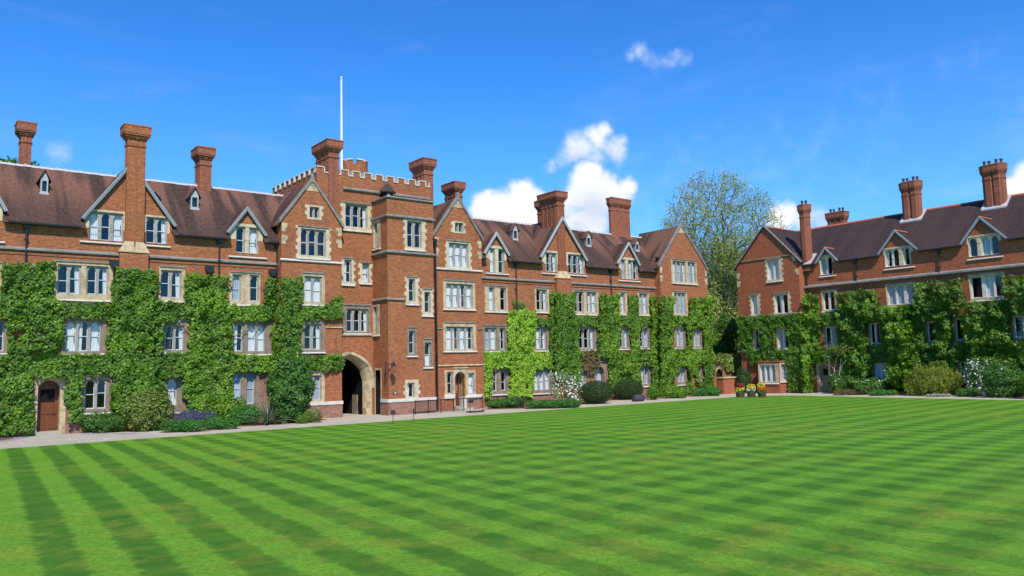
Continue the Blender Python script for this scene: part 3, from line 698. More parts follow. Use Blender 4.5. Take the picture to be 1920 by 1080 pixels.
# roof: front slope, back slope, closed end
def main_roof(parent, x0, x1, mt='tile', back=9.4):
    mb = MB(); cut_roof(mb, FL, x0, x1, EAVE_Z, SL, EAVE_Y, RY, RZ)
    mb.build('roof_slope', mt, parent)
    mb = MB(); slab_roof(mb, [(x0, RY, RZ), (x1, RY, RZ), (x1, back, EAVE_Z), (x0, back, EAVE_Z)], .1); mb.build('roof_slope', mt, parent)
    wb = MB(); wb.poly([(x0, 9, 0), (x1, 9, 0), (x1, 9, EAVE_Z+.3), (x0, 9, EAVE_Z+.3)])
    for x in (x0+.02, x1-.02): wb.poly([(x, 0, 0), (x, 9, 0), (x, 9, EAVE_Z+.3), (x, RY, RZ-.1), (x, 0, EAVE_Z+.3)])
    wb.build('back_wall', 'brick', parent)
main_roof(LR, XL0, 25.2)
ridge_tiles(LR, (XL0, RY, RZ+.03), (24.8, RY, RZ+.03), 73, 'ridge_pale', .13, True)
def eaves(parent, fr, spans, z=EAVE_Z, mt='iron', soff=True):
    for a, b in spans:
        gutter(parent, fr, a, b, z)
        s = MB(); s.box(fr, a, b, z-.12, z-.09, .0, .36); s.build('soffit', 'board_dark', parent)
M['board_dark'] = simple('dark_brown_soffit', (.05, .035, .03), .7, .2, 4)
eaves(LR, FL, [(zR_[0]+.1, aL[0]-.1), (aR[0]+.1, bL[0]-.1), (bR[0]+.1, XL1)])
zs = 11.13
bu0, bu1 = ux(FL, 224, 500, .35), ux(FL, 278, 500, .35)
string_course(LR, FL, XL0, bu0, zs, .24, .17, brick='brick'); string_course(LR, FL, bu1, XL1, zs, .24, .17, brick='brick')
# chimney breast running up the big gable
yb_ = -.35
mb = MB(); ztop = uz(FL, 250, 466, .35)[1]; mb.box(FL, bu0, bu1, -.3, ztop-.25, 0, .35); mb.build('chimney_breast', 'brick', LR)
mb = MB(); s0, s1 = ux(FL, 235, 440, .3), ux(FL, 270, 440, .3)
mb.loft([FL(bu0-.06, ztop-.25, .0), FL(bu1+.06, ztop-.25, .0), FL(bu1+.06, ztop-.25, .42), FL(bu0-.06, ztop-.25, .42)], [FL(s0, ztop+.45, .0), FL(s1, ztop+.45, .0), FL(s1, ztop+.45, .31), FL(s0, ztop+.45, .31)])
mb.build('weathering_stone', 'stone', LR)
ct = uz(FL, 252, 237, .0)[1]
chimney(LR, (s0+s1)/2, .02, s1-s0, .66, ztop, ct, 'rib', cap=.27, mt='brick', ribn=1)
# other chimneys on the left range
def chim_at(parent, x0, x1, yt, ybase, yc, wx, wy, **k):
    fr = Frame((0, yc, 0), (1, 0, 0), (0, -1, 0)); u = ux(fr, (x0+x1)/2, (yt+ybase)/2); z1 = uz(fr, (x0+x1)/2, yt)[1]; z0 = uz(fr, (x0+x1)/2, ybase)[1]-1.2
    return chimney(parent, u, yc, wx, wy, z0, z1, **k)
chim_at(LR, 36, 59, 232, 306, 6.0, .62, .9, kind='rib', cap=.26, ribn=1)
chim_at(LR, 364, 398, 279, 350, 4.6, .85, 1.15, kind='rib', cap=.24, ribn=2)
for a in ((71, 94, 318, 362), (353, 376, 351, 391)): vent_dormer(LR, *a)
downpipe(LR, FL, 47, 9.2, EAVE_Z-.1); downpipe(LR, FL, 410.7, 8.6, EAVE_Z-.1); downpipe(LR, FL, 519, 9.3, EAVE_Z-.1)

for px in (214, 393, 512):  # black boxes with a short pipe below the string course
    u = ux(FL, px, 505, .2); h = MB(); h.rings([[FL(u+sx*w, z, .16+sy*.14) for sx, sy in ((-1, -1), (1, -1), (1, 1), (-1, 1))] for w, z in ((.12, 10.25), (.24, 10.45), (.27, 10.5), (.27, 10.72))]); h.tube([FL(u, 10.3, .12), FL(u, 9.6, .12)], .05, 6); h.build('black_wall_box', 'iron', LR)
# ------------------------------------------------------------------ the gatehouse with its two gabled bays and canted turret
GH = thing('gatehouse', 'tall battlemented gatehouse of orange brick with archway, stair turret and two gabled bays', 'building')
b1, b2 = ux(FB, 527.5, 520), ux(FB, 640.5, 520)
def bay(parent, px0, px1, ap, footl, footr, holes_fn, x_apex=None, low='brick'):
    fr = FB; u0, u1 = ux(fr, px0, 520), ux(fr, px1, 520); A = uz(fr, *ap); zf = (uz(fr, *footl)[1]+uz(fr, *footr)[1])/2; A = ((u0+u1)/2 if x_apex is None else A[0], A[1])
    gp = [(u0, 4.3), (u1, 4.3), (u1, zf), A, (u0, zf)]
    holes_fn(fr, gp)
    hh = [h for h in HOLES[id(fr)] if h[1] > u0 and h[0] < u1]
    mb = MB(); wall(mb, fr, [(u0, -.5), (u1, -.5), (u1, 4.3), (u0, 4.3)], hh, 0, 1); wall(mb, fr, gp, hh, 0, 0)
    mb.poly([fr(u0, -.5, -.9), fr(u0, -.5, 0), fr(u0, zf, 0), fr(u0, zf, -.9)]); mb.poly([fr(u1, -.5, -.9), fr(u1, -.5, 0), fr(u1, zf, 0), fr(u1, zf, -.9)])
    mb.build('wall', ['brick', low], parent)
    gable_roof(parent, fr, (u0-.05, zf+.02), (A[0], A[1]+.05), (u1+.05, zf+.02), 'tile', front=-.1, over=.25, meet=lambda z: max(y_meet(z), 1.0) if z < RZ else RY+.6)
    coping(parent, fr, (u0-.12, zf-.05), (A[0], A[1]+.02), (u1+.12, zf-.05))
    kneelers(parent, fr, [(u0, zf-.1, 1), (u0, zf-1.0, 1), (u1, zf-.1, -1), (u1, zf-1.0, -1)])
    mb = MB(); h = .75; s = (A[1]-zf)/((u1-u0)/2); mb.loft([fr(A[0]-h/s, A[1]-h, .0), fr(A[0]+h/s, A[1]-h, .0), fr(*A, .0)], [fr(A[0]-h/s, A[1]-h, .035), fr(A[0]+h/s, A[1]-h, .035), fr(*A, .035)]); mb.build('apex_block', 'stone', parent)
    return u0, u1, A, zf
def bay1w(fr, gp):
    W(GH, fr, [(580.5, 587), (590, 596.5)], 390, 408, (576, 603, 387, 411.5), 'dd', arch=False, quoin=True, hood=False, sill=False, tiers=1, sash='sash_grey')
    W(GH, fr, [(564, 576), (579, 592), (595.5, 609)], 432, 480, (558, 618, 424.5, 485), 'ddd', quoin=True)
    W(GH, fr, [(571, 584), (587.5, 601)], 520, 565.6, (566, 609, 511, 572), 'ww', quoin=False)
    W(GH, fr, [(571, 583), (587, 600)], 609, 655, (564, 609, 598.6, 661), 'dk', st='stone_dull')
    W(GH, fr, [(572, 584), (588, 600.5)], 705.7, 751, (562, 609, 696, 757), 'gg', st='stone')
BU0, BU1, BA, BZ = bay(GH, 527.5, 640.5, (587, 340), (527, 409), (640, 431), bay1w)
def bay2w(fr, gp):
    W(GH, fr, [(852.6, 858), (860.5, 866)], 419.5, 434.5, (848.5, 869, 417, 437), 'dd', arch=False, quoin=True, hood=False, sill=False, tiers=1, sash='sash_grey')
    W(GH, fr, [(841, 851), (853, 863.5), (866, 876)], 458, 500, (837, 882.5, 451, 503.5), 'sss', quoin=True)
    W(GH, fr, [(836, 846.5), (849, 858.5), (862, 871.5), (874.5, 884.5)], 534, 576, (831, 891, 525.6, 580.5), 'ssls', quoin=False)
    W(GH, fr, [(836, 846.5), (849, 858.5), (862, 871.5), (874.5, 885)], 614, 655, (831.6, 893, 604, 659), 'wlsl', st='stone')
    W(GH, fr, [(838, 847)], 699, 738, (834, 851, 694, 741), 'd', st='stone', hood=False)
    W(GH, fr, [(877.5, 887.5)], 701, 738, (874, 892, 694, 741), 's', st='stone', hood=False)
    a, b = ux(fr, 853, 730), ux(fr, 873.5, 730); z1 = uz(fr, 863, 697)[1]
    d = doorway(GH, fr, a, b, .3, z1, a-.12, b+.12, z1+.28, st='stone', depth=.7, rise=.4, leaf=False)
    v = MB(); D0, D1 = -.7, -3.2
    for q in ([(a, .3), (a, z1)], [(b, .3), (b, z1)]): v.poly([fr(q[0][0], q[0][1], D0), fr(q[1][0], q[1][1], D0), fr(q[1][0], q[1][1], D1), fr(q[0][0], q[0][1], D1)])
    v.poly([fr(a, .3, D1), fr(b, .3, D1), fr(b, z1, D1), fr(a, z1, D1)]); v.poly([fr(a, z1, D0), fr(b, z1, D0), fr(b, z1, D1), fr(a, z1, D1)]); v.poly([fr(a, .3, D0), fr(b, .3, D0), fr(b, .3, D1), fr(a, .3, D1)])
    v.build('lobby', 'void', d)
    # inner glazed brown door and the orange leaf standing open
    i = MB(); i.box(fr, a+.05, b-.3, .3, 1.35, -.66, -.6)
    for u in (a+.05, (a+b)/2-.15, b-.36): i.box(fr, u, u+.07, 1.35, z1-.15, -.66, -.6)
    i.build('inner_door', 'door_brown', d)
    o = MB(); fo = Frame(fr(b-.03, 0, -.1), (-.25, -.968, 0), (-.968, .25, 0)); o.box(fo, -.5, .22, .3, z1-.3, 0, .06)
    for z in (.45, 1.2, 1.95): o.box(fo, -.42, .14, z, z+.55, .06, .08)
    o.build('open_door_leaf', 'door_orange', d)
    for (x0, x1) in ((833, 852), (873.5, 905)):
        c = MB(); c0, c1 = ux(fr, x0, 745, .05), ux(fr, x1, 745, .05); zt = uz(fr, 850, 744)[1]
        c.box(fr, c0, c1, zt-.12, zt+.1, .0, .14); c.build('plinth_course', 'stone_white', GH)
    mb = MB(); c0, c1 = ux(fr, 873.5, 745, .9), ux(fr, 903, 745, .9); mb.box(fr, c0, c1, -.2, .95, 0, .7, 0); mb.box(fr, c0-.05, c1+.05, .95, 1.05, 0, .78, 1); mb.box(fr, c0-.02, c0+.18, -.2, .95, .1, .72, 1); mb.build('entrance_block', ['brick_grey', 'stone_white'], GH)
    pl = MB(); pl.box(fr, c0+.35, c0+.85, .55, .75, .7, .72); pl.build('dark_plaque', 'iron', GH)
    for k in range(2):
        st_ = MB(); st_.box(fr, a-.2, b+.2, -.2, .28-.14*k, -.05 if k == 0 else .4, .4 if k == 0 else .8); st_.build('door_step', 'slab', GH)
CU0, CU1, CA, CZ = bay(GH, 815.5, 903.5, (858, 373), (815, 440), (903, 452), bay2w)
# recess wall and upper stage between the bays
W(GH, FL, [(647.5, 658.5), (661.5, 672.5), (675.5, 686.5)], 386, 426, (641.5, 694.5, 380, 433), 'ddk', quoin=True)
W(GH, FL, [(645.5, 657)], 489, 529, (641, 663.5, 482.5, 534.5), 'l', quoin=True)
W(GH, FL, [(679, 690.5)], 496, 529.5, (675, 694.5, 491, 531), 's', quoin=True, arch=False)
W(GH, FL, [(650, 660), (663.5, 674), (677.5, 688)], 581, 621.5, (642, 695, 571, 626), 'ddk', st='stone_dull')
for (x0, x1, yt, yb, pl, q, cu, ar, tr) in ((763, 774, 417, 464, None, True, 'd', True, 2), ):
    pass
GX0, GX1, GY1, GZ = 24.8, 34.78, 9.2, 18.35
FGL = Frame((GX0, 0, 0), (0, -1, 0), (-1, 0, 0)); FGR = Frame((GX1, 0, 0), (0, 1, 0), (1, 0, 0)); FGB = Frame((0, GY1, 0), (-1, 0, 0), (0, 1, 0))
# arch opening in the recess wall
A0, A1 = 25.5, ux(FL, 697, 740); AZ = uz(FL, 655, 664)[1]
ARC = (A0, A1, -.5, AZ)
HOLES[id(FL)].append(ARC)
facade(GH, FL, GX0, GX1, base=GZ, m0='brick')
mb = MB()
for fr, u0, u1 in ((FGL, -GY1, 0), (FGR, 0, GY1), (FGB, -GX1, -GX0)): wall(mb, fr, [(u0, -.5), (u1, -.5), (u1, GZ), (u0, GZ)], [], 0)
mb.build('wall', 'brick', GH)
mb = MB(); mb.poly([(GX0, 0, GZ-.5), (GX1, 0, GZ-.5), (GX1, GY1, GZ-.5), (GX0, GY1, GZ-.5)])
for fr, u0, u1 in ((FGL, -GY1, 0), (FGR, 0, GY1), (FGB, -GX1, -GX0), (FL, GX0, GX1)): mb.poly([fr(u0, GZ-.6, -.35), fr(u1, GZ-.6, -.35), fr(u1, GZ, -.35), fr(u0, GZ, -.35)]); mb.poly([fr(u0, GZ, -.35), fr(u1, GZ, -.35), fr(u1, GZ, 0), fr(u0, GZ, 0)])
mb.build('flat_roof', 'lead', GH)
def merlons(fr, u0, u1, z, per=.97, w=.58):
    n = round((u1-u0)/per); per = (u1-u0)/n
    proto = MB(); proto.box(fr, 0, w, 0, .42, -.35, .0); c = MB(); c.box(fr, -.04, w+.04, .42, .495, -.38, .045)
    s = MB(); s.box(fr, w, per, .0, .1, -.4, .06); s.box(fr, w-.002, w+.07, .1, .42, -.38, .035); s.box(fr, per-.07, per+.002, .1, .42, -.38, .035)
    # frames carry their origin, so shapes are made at u=0 and shifted
    a = proto.build('merlon', 'brick', GH); b = c.build('merlon_coping', 'stone_white', a); e = s.build('crenel_sill', 'stone_white', GH)
    for k in range(n):
        off = fr.U*(u0+k*per)+Z3*z
        if k == 0: a.location = tuple(off); e.location = tuple(off)
        else:
            a2 = a.copy(); a2.location = tuple(off); col.objects.link(a2); b2_ = b.copy(); col.objects.link(b2_); b2_.parent = a2
            e2 = e.copy(); e2.location = tuple(off); col.objects.link(e2)
merlons(FL, GX0, GX1, GZ); merlons(FGL, -GY1+.4, -.1, GZ); merlons(FGR, .4, GY1-.4, GZ); merlons(FGB, -GX1+.4, -GX0-.4, GZ)
zc = uz(FL, 660, 355)[1]
string_course(GH, FL, 26.9, GX1, zc, .26, .16, 'stone_grey'); string_course(GH, FGL, -GY1, 0, zc, .26, .16, 'stone_grey')
string_course(GH, FL, b2+.02, 29.3, uz(FL, 660, 628.5)[1], .12, .09, 'stone')
# deep moulded archway: three orders stepping in, then the dark passage
ao = MB(); N_ = 12
def arc(a, b, z1, rise): return arch_pts(a, b, z1, rise, N_)
orders = [(0, .04), (.13, -.10), (.22, -.22), (.33, -.45), (.40, -.75)]
for i, (ins, d) in enumerate(orders):
    a, b, z1 = A0+ins, A1-ins, AZ-ins*.8
    P = [(a, -.3)]+arc(a, b, z1, 1.75)+[(b, -.3)]
    if i == 0: # flat face outside the first order up to the rectangular hole
        Q = arc(a, b, z1, 1.75)
        for k in range(len(Q)-1): ao.poly([FL(*Q[k], .01), FL(*Q[k+1], .01), FL(Q[k+1][0], AZ+.002, .01), FL(Q[k][0], AZ+.002, .01)], 1)
        O = [(a-.2, 2.0)]+[(x+(x-(A0+A1)/2)*.08, z+.2) for x, z in Q]+[(b+.2, 2.0)]
        I = [(a, 2.0)]+Q+[(b, 2.0)]
        for k in range(len(O)-1): ao.loft([FL(*I[k], .0), FL(*I[k+1], .0), FL(*O[k+1], .0), FL(*O[k], .0)], [FL(*I[k], .09), FL(*I[k+1], .09), FL(*O[k+1], .09), FL(*O[k], .09)], 0)
    if i+1 < len(orders):
        ins2, d2 = orders[i+1]; a2, b2_, z2 = A0+ins2, A1-ins2, AZ-ins2*.8; P2 = [(a2, -.3)]+arc(a2, b2_, z2, 1.75)+[(b2_, -.3)]
        for k in range(len(P)-1): ao.poly([FL(*P[k], d), FL(*P[k+1], d), FL(*P2[k+1], d2), FL(*P2[k], d2)], 0)
arch_o = ao.build('archway', ['stone', 'brick'], GH)
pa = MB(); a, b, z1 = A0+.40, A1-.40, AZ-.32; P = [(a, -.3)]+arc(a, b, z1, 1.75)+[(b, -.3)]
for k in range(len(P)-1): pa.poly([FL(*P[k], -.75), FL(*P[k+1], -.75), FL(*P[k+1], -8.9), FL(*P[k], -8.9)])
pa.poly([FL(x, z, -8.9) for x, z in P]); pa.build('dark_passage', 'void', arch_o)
gt = MB(); gt.box(FL, A1-.50, A1-.405, 0, 1.5, -2.3, -1.5); gt.build('arch_foot_stone', 'stone_dull', arch_o)
bs = MB(); bs.box(FL, A1-.55, A1-.2, -.1, .55, -.4, .1); bs.build('arch_base_stone', 'stone', arch_o)

# stair turret
TX0, TX1, TY = 29.45, ux(FT, 813.5, 560), -2.35
FC = Frame((TX0, 0, 0), (0, -1, 0), (-1, 0, 0)); FTR = Frame((TX1, 0, 0), (0, 1, 0), (1, 0, 0))
TZ = uz(FT, 760, 374)[1]
TW = []
def tw(lights, yt, yb, plate, cur, **k): W(GH, FT, lights, yt, yb, plate, cur, **k)
tw([(763, 773.5), (777.5, 788)], 417, 464, (759, 797, 410, 469), 'dd', quoin=True)
tw([(766, 776)], 524.7, 565, (762, 784, 518, 571), 'd', quoin=True)
tw([(795.5, 805)], 549, 585.5, (791.5, 811.5, 541, 592.5), 'd', quoin=True)
tw([(766.5, 776)], 622, 662.5, (763.5, 782, 612.5, 668), 'd', st='stone_dull', hood=True)
tw([(796, 806)], 644, 685.5, (794.5, 811, 634, 689.5), 'h', st='stone_dull', hood=True)
tw([(763.5, 775)], 719.5, 744.5, (760, 785, 712, 748), 'l', st='stone', quoin=True, hood=False, tiers=1, sill=False)
W(GH, FC, [(703, 708.5)], 577, 625, (700, 711, 571, 629), 'd', st='stone', hood=False, arch=False, tiers=1)
W(GH, FC, [(703.5, 709.5)], 419, 463, (700.5, 712.5, 411, 467), 'd', st='stone', hood=False, arch=False, tiers=1)
fu = TY
mb = MB(); tx1 = TX1; cl = -TY
wall(mb, FT, [(TX0, -.5), (tx1, -.5), (tx1, TZ), (TX0, TZ)], HOLES[id(FT)])
# narrow white door in the canted face
nd0, nd1, ndz = .30, 1.15, uz(FC, 706, 694)[1]
HOLES[id(FC)].append((nd0, nd1, -.5, ndz))
wall(mb, FC, [(0, -.5), (cl, -.5), (cl, TZ), (0, TZ)], HOLES[id(FC)])
mb.poly([FTR(TY, -.5), FTR(0, -.5), FTR(0, TZ), FTR(TY, TZ)])
mb.poly([(TX0, .0, TZ-.02), (TX0, TY, TZ-.02), (TX1, TY, TZ-.02), (TX1, 0, TZ-.02)])
mb.build('turret_wall', 'brick', GH)
nd = MB(); nd.box(FC, nd0-.1, nd0, -.2, ndz+.15, -.02, .04); nd.box(FC, nd1, nd1+.1, -.2, ndz+.15, -.02, .04); nd.box(FC, nd0, nd1, ndz, ndz+.15, -.02, .04); ndo = nd.build('side_doorway', 'stone', GH)
nl = MB(); nl.box(FC, nd0+.42, nd1, 0, ndz-.25, -.34, -.28); nl.build('door', 'white', ndo)
nv = MB(); nv.box(FC, nd0-.05, nd1+.05, -.1, ndz, -.9, -.40)
for u in (nd0, nd1): nv.poly([FC(u, -.1, 0), FC(u, ndz, 0), FC(u, ndz, -.9), FC(u, -.1, -.9)])
nv.poly([FC(nd0, ndz, 0), FC(nd1, ndz, 0), FC(nd1, ndz, -.5), FC(nd0, ndz, -.5)]); nv.build('door_recess', 'void', ndo)
def tring(z, h, d, mt, cap=False):
    mb = MB()
    def pts(e): return [(TX0-e, .0), (TX0-e, TY-e), (TX1+e, TY-e), (TX1+e, 0)]
    mb.rings([[(x, y, z-h/2) for x, y in pts(.01)], [(x, y, z-h*.25) for x, y in pts(d)], [(x, y, z+h*.15) for x, y in pts(d)], [(x, y, z+h/2) for x, y in pts(.01)]])
    mb.build('string_course', mt, GH)
tring(TZ+.05, .18, .12, 'stone_grey'); tring(uz(FT, 740, 405)[1]-.0, .24, .17, 'stone_grey'); tring(uz(FT, 760, 474)[1], .24, .15, 'stone_grey')
string_course(GH, FT, TX0-.12, ux(FT, 760, 560), uz(FT, 742, 561)[1], .2, .12, 'stone_grey'); string_course(GH, FC, 0, cl+.05, uz(FC, 712, 562)[1], .2, .12, 'stone_grey')
pz = uz(FT, 760, 750)[1]
def plinth(fr, u0, u1, z, d=.1, low='brick_grey'):
    mb = MB(); mb.box(fr, u0-.03, u1+.03, z-.12, z+.12, 0, d+.05, 1); mb.box(fr, u0, u1, -.3, z-.12, 0, d, 0); mb.build('plinth', [low, 'stone_white'], GH)
plinth(FT, TX0-.08, TX1, pz); plinth(FB, BU0, BU1, pz); plinth(FC, 1.3, cl-.01, pz, .08)
for (px, py) in ((600, 486), ): string_course(GH, FB, BU0-.1, BU1+.1, uz(FB, 585, 490)[1], .18, .12, 'stone_white')
string_course(GH, FB, CU0, CU1+.08, uz(FB, 860, 506)[1], .18, .12, 'stone_white')
for z_ in (uz(FB, 610, 690)[1], ): string_course(GH, FB, BU0, BU1+.05, z_, .12, .1, 'stone'); string_course(GH, FB, CU0, CU1+.05, z_-.02, .12, .1, 'stone')
zz = uz(FB, 625, 614)[1]; string_course(GH, FB, ux(FB, 611, 610), BU1+.04, zz, .1, .08, 'stone'); string_course(GH, FB, CU0, ux(FB, 829, 610), zz, .1, .08, 'stone_dull'); string_course(GH, FB, ux(FB, 894.5, 610), CU1+.04, zz, .1, .08, 'stone_dull')
downpipe(GH, FB, 817, 0.1, 13.9, True, .08, .16)
# gatehouse chimneys
def chim_box(parent, pf0, pf1, pyt, y0, y1, zb, **k):
    fr = Frame((0, y0, 0), (1, 0, 0), (0, -1, 0)); u0, u1 = ux(fr, pf0, pyt+60), ux(fr, pf1, pyt+60); z1 = uz(fr, (pf0+pf1)/2, pyt)[1]
    return chimney(parent, (u0+u1)/2, (y0+y1)/2, u1-u0, y1-y0, zb, z1, **k)
chim_box(GH, 616.5, 635.5, 262, -.12, 2.2, 12.5, kind='rib', cap=.26, mt='brick_chim', ribn=3)
chim_box(GH, 795.5, 812.5, 297, .1, 1.9, 14.5, kind='rib', cap=.24, mt='brick_chim', ribn=3)
chim_at(GH, 834, 867, 344, 400, 4.4, .8, 1.7, kind='rib', cap=.24, ribn=2)
# small round battlemented turret behind
fr8 = Frame((0, 8, 0), (1, 0, 0), (0, -1, 0)); ru = ux(fr8, 664, 312); rz = uz(fr8, 664, 305)[1]
mb = MB(); mb.rings([[(ru+1.2*math.cos(k*math.pi/6), 8+1.2*math.sin(k*math.pi/6), z) for k in range(12)] for z in (GZ-1, rz-.35)]); rt = mb.build('roof_turret', 'brick', GH)
for k in range(8):
    a0 = k*math.pi/4; t = .24; m_ = MB()
    for (r0, r1, z0, z1, w_, mi) in ((.9, 1.2, rz-.35, rz-.02, t, 0), (.85, 1.27, rz-.02, rz+.08, t+.03, 1)):
        P = [(ru+r*math.cos(a0+s), 8+r*math.sin(a0+s)) for r, s in ((r0, -w_), (r1, -w_), (r1, w_), (r0, w_))]; prism(m_, P, z0, z1, mi)
    m_.build('turret_merlon', ['brick', 'stone_white'], rt)
# bell canopy on the gatehouse front
fb_ = Frame((0, -.45, 0), (1, 0, 0), (0, -1, 0)); bx, bz0 = uz(fb_, 727, 371); bz1 = uz(fb_, 727, 344)[1]; bz0 = max(bz0, TZ+.05)
hex_ = lambda r, z: [(bx+r*math.cos(k*math.pi/3), -.45+r*.62*math.sin(k*math.pi/3), z) for k in range(6)]
mb = MB(); mb.rings([hex_(.72, bz0+.40), hex_(.76, bz0+.48), hex_(.5, bz0+.78), hex_(.12, bz1)]); bc = mb.build('bell_canopy', 'board_dark', GH)
mb = MB()
for k in (0, 1, 2, 3): a = k*math.pi/3+.2; mb.tube([(bx+.38*math.cos(a), -.45+.3*math.sin(a), bz0-.2), (bx+.5*math.cos(a), -.45+.36*math.sin(a), bz0+.5)], .035, 6)
mb.box(fb_, bx-.42, bx+.42, bz0-.25, bz0+.5, -.44, -.3); mb.build('canopy_bracket', 'void', bc)
mb = MB(); mb.rings([[(bx+r*math.cos(k*math.pi/5), -.55+r*math.sin(k*math.pi/5), z) for k in range(10)] for r, z in ((.2, bz0+.05), (.14, bz0+.14), (.1, bz0+.3), (.03, bz0+.36))]); mb.build('bell', 'bellglass', bc, smooth=True)

# ------------------------------------------------------------------ the middle range, right of the gatehouse
MR = thing('college_range', 'ivy-covered brick range between the gatehouse and the tree, with a broad end gable', 'building')
gC, cL, cP, cR = dormer(MR, FL, (909, 472.5), (931, 435.5), (955, 476), bmt='board_white')
gE, eL, eP, eR = dormer(MR, FL, (1015, 480), (1055, 407), (1101, 486), bmt='board_white')
gF, fL_, fP, fR_ = dormer(MR, FL, (1159, 492.5), (1179, 454.5), (1200, 495), bmt='board_white')
W(MR, FL, [(918, 926), (934.5, 943)], 468, 511, (911, 952.5, 461, 512.5), 'wd', gable=gC, hood=False)
W(MR, FL, [(1022.5, 1031), (1033.5, 1042)], 475.5, 509, (1016, 1045.5, 470, 513), 'lk', gable=gE, hood=False)
W(MR, FL, [(1064.5, 1072), (1074.5, 1082), (1084.5, 1092.5)], 479, 512.5, (1062.5, 1099, 474, 516), 'ddk', gable=gE, hood=False)
W(MR, FL, [(1164.5, 1171), (1177.5, 1184), (1186.5, 1193)], 489, 523, (1160, 1199.5, 483, 527), 'gkl', gable=gF, hood=False)
W(MR, FL, [(916, 925), (938, 947)], 541, 581, (909, 952, 535, 585), 'wd')
W(MR, FL, [(1005, 1013.5), (1015.5, 1024)], 544, 581, (1003, 1030, 538, 586), 'dk')
W(MR, FL, [(1076, 1083.5), (1085.5, 1092.6), (1100, 1107.5), (1109.5, 1116.5)], 548.5, 585, (1074, 1123, 543, 590), 'ddks')
W(MR, FL, [(1163, 1170)], 551, 586, (1160.5, 1176, 546, 590), 'k')
W(MR, FL, [(1198, 1204), (1206, 1212)], 552, 587, (1195.5, 1218, 547, 591), 'gs')
W(MR, FL, [(908.5, 917), (920, 929), (937, 945)], 616, 655, (906, 951, 609, 659), 'gwl', st='stone_dull')
W(MR, FL, [(1004.5, 1012.5), (1014.5, 1022.6)], 616, 654, (1002, 1029, 609, 658), 'sk', st='stone_dull')
W(MR, FL, [(1085, 1093), (1095, 1103), (1105, 1112)], 616, 653, (1083, 1120, 609, 657), 'ddk', st='stone_dull')
W(MR, FL, [(1161, 1167.5), (1169.5, 1175.5)], 617, 651, (1158.5, 1181, 610, 655), 'dk', st='stone_dull')
W(MR, FL, [(1198.5, 1205.5), (1207.5, 1214)], 618.5, 650, (1196, 1220, 611, 654), 'dg', st='stone_dull')
W(MR, FL, [(923.6, 930.6), (939.6, 947.4)], 697.6, 732.6, (920, 955, 690, 740), 'ld', st='stone_dull')
W(MR, FL, [(1001, 1009), (1011.5, 1019.5), (1022, 1029.5)], 696, 730.5, (998, 1035, 688, 738), 'www', st='stone_dull')
W(MR, FL, [(1087, 1095)], 699, 727, (1084, 1099, 693, 733), 'w', st='stone_dull')
W(MR, FL, [(1201.5, 1207), (1209, 1214.5)], 691, 719.6, (1199, 1220, 685, 725), 'kg', st='stone_dull')
a, b = ux(FL, 1117.5, 700), ux(FL, 1133, 700); z1 = uz(FL, 1125, 687)[1]
doorway(MR, FL, a, b, .2, z1, a-.18, b+.2, z1+.4, st='stone_dull', depth=.5, rise=.6, door='stone_grey_door' if 'stone_grey_door' in M else 'sash_grey', glazed=False)
XM0, XM1 = 34.78, ux(FL, 1237, 520)+.4
facade(MR, FL, XM0, XM1, extra=(gC, gE, gF), m0='brick_grey')
main_roof(MR, XM0, 66.2); ridge_tiles(MR, (XM0, RY, RZ+.03), (65.9, RY, RZ+.03), 68, 'ridge_pale', .13, True)
eaves(MR, FL, [(cR[0]+.1, eL[0]-.1), (eR[0]+.1, fL_[0]-.1), (fR_[0]+.1, XM1-.4)]); eaves(MR, FL, [(CU1+.1, cL[0]-.1)])
m0, m1 = ux(FL, 1044.5, 530, .35), ux(FL, 1071, 530, .35)
string_course(MR, FL, CU1, m0, zs-.05, .24, .17, brick='brick'); string_course(MR, FL, m1, XM1, zs-.05, .24, .17, brick='brick')
zt = uz(FL, 1058, 520, .35)[1]; mb = MB(); mb.box(FL, m0, m1, -.3, zt-.1, 0, .35); mb.build('chimney_breast', 'brick', MR)
s0, s1 = ux(FL, 1046.5, 470, .1), ux(FL, 1060.5, 470, .1)
mb = MB(); mb.loft([FL(m0-.05, zt-.1, 0), FL(m1+.05, zt-.1, 0), FL(m1+.05, zt-.1, .42), FL(m0-.05, zt-.1, .42)], [FL(s0, zt+.6, 0), FL(s1, zt+.6, 0), FL(s1, zt+.6, .15), FL(s0, zt+.6, .15)]); mb.build('weathering_stone', 'stone', MR)
zc7 = uz(FL, 1050, 359)[1]
chimney(MR, (s0+s1)/2, 1.05, s1-s0, 2.3, zt, zc7, 'rib', cap=.26, mt='brick_chim', ribn=4)
chim_at(MR, 1014, 1026, 376, 420, 4.6, .75, 1.2, kind='rib', cap=.22, ribn=2)
chim_at(MR, 1135, 1187, 374, 436, 4.6, 2.9, .75, kind='oct', n=4, cap=.22)
for a_ in ((959, 973, 418, 449), (1097, 1110, 433, 461), (1189, 1200, 447, 470)): vent_dormer(MR, *a_)
downpipe(MR, FL, 968, 6.0, EAVE_Z-.1); downpipe(MR, FL, 1145.5, 9.0, EAVE_Z-.1); downpipe(MR, FL, 1234, 8.6, EAVE_Z+1.6)
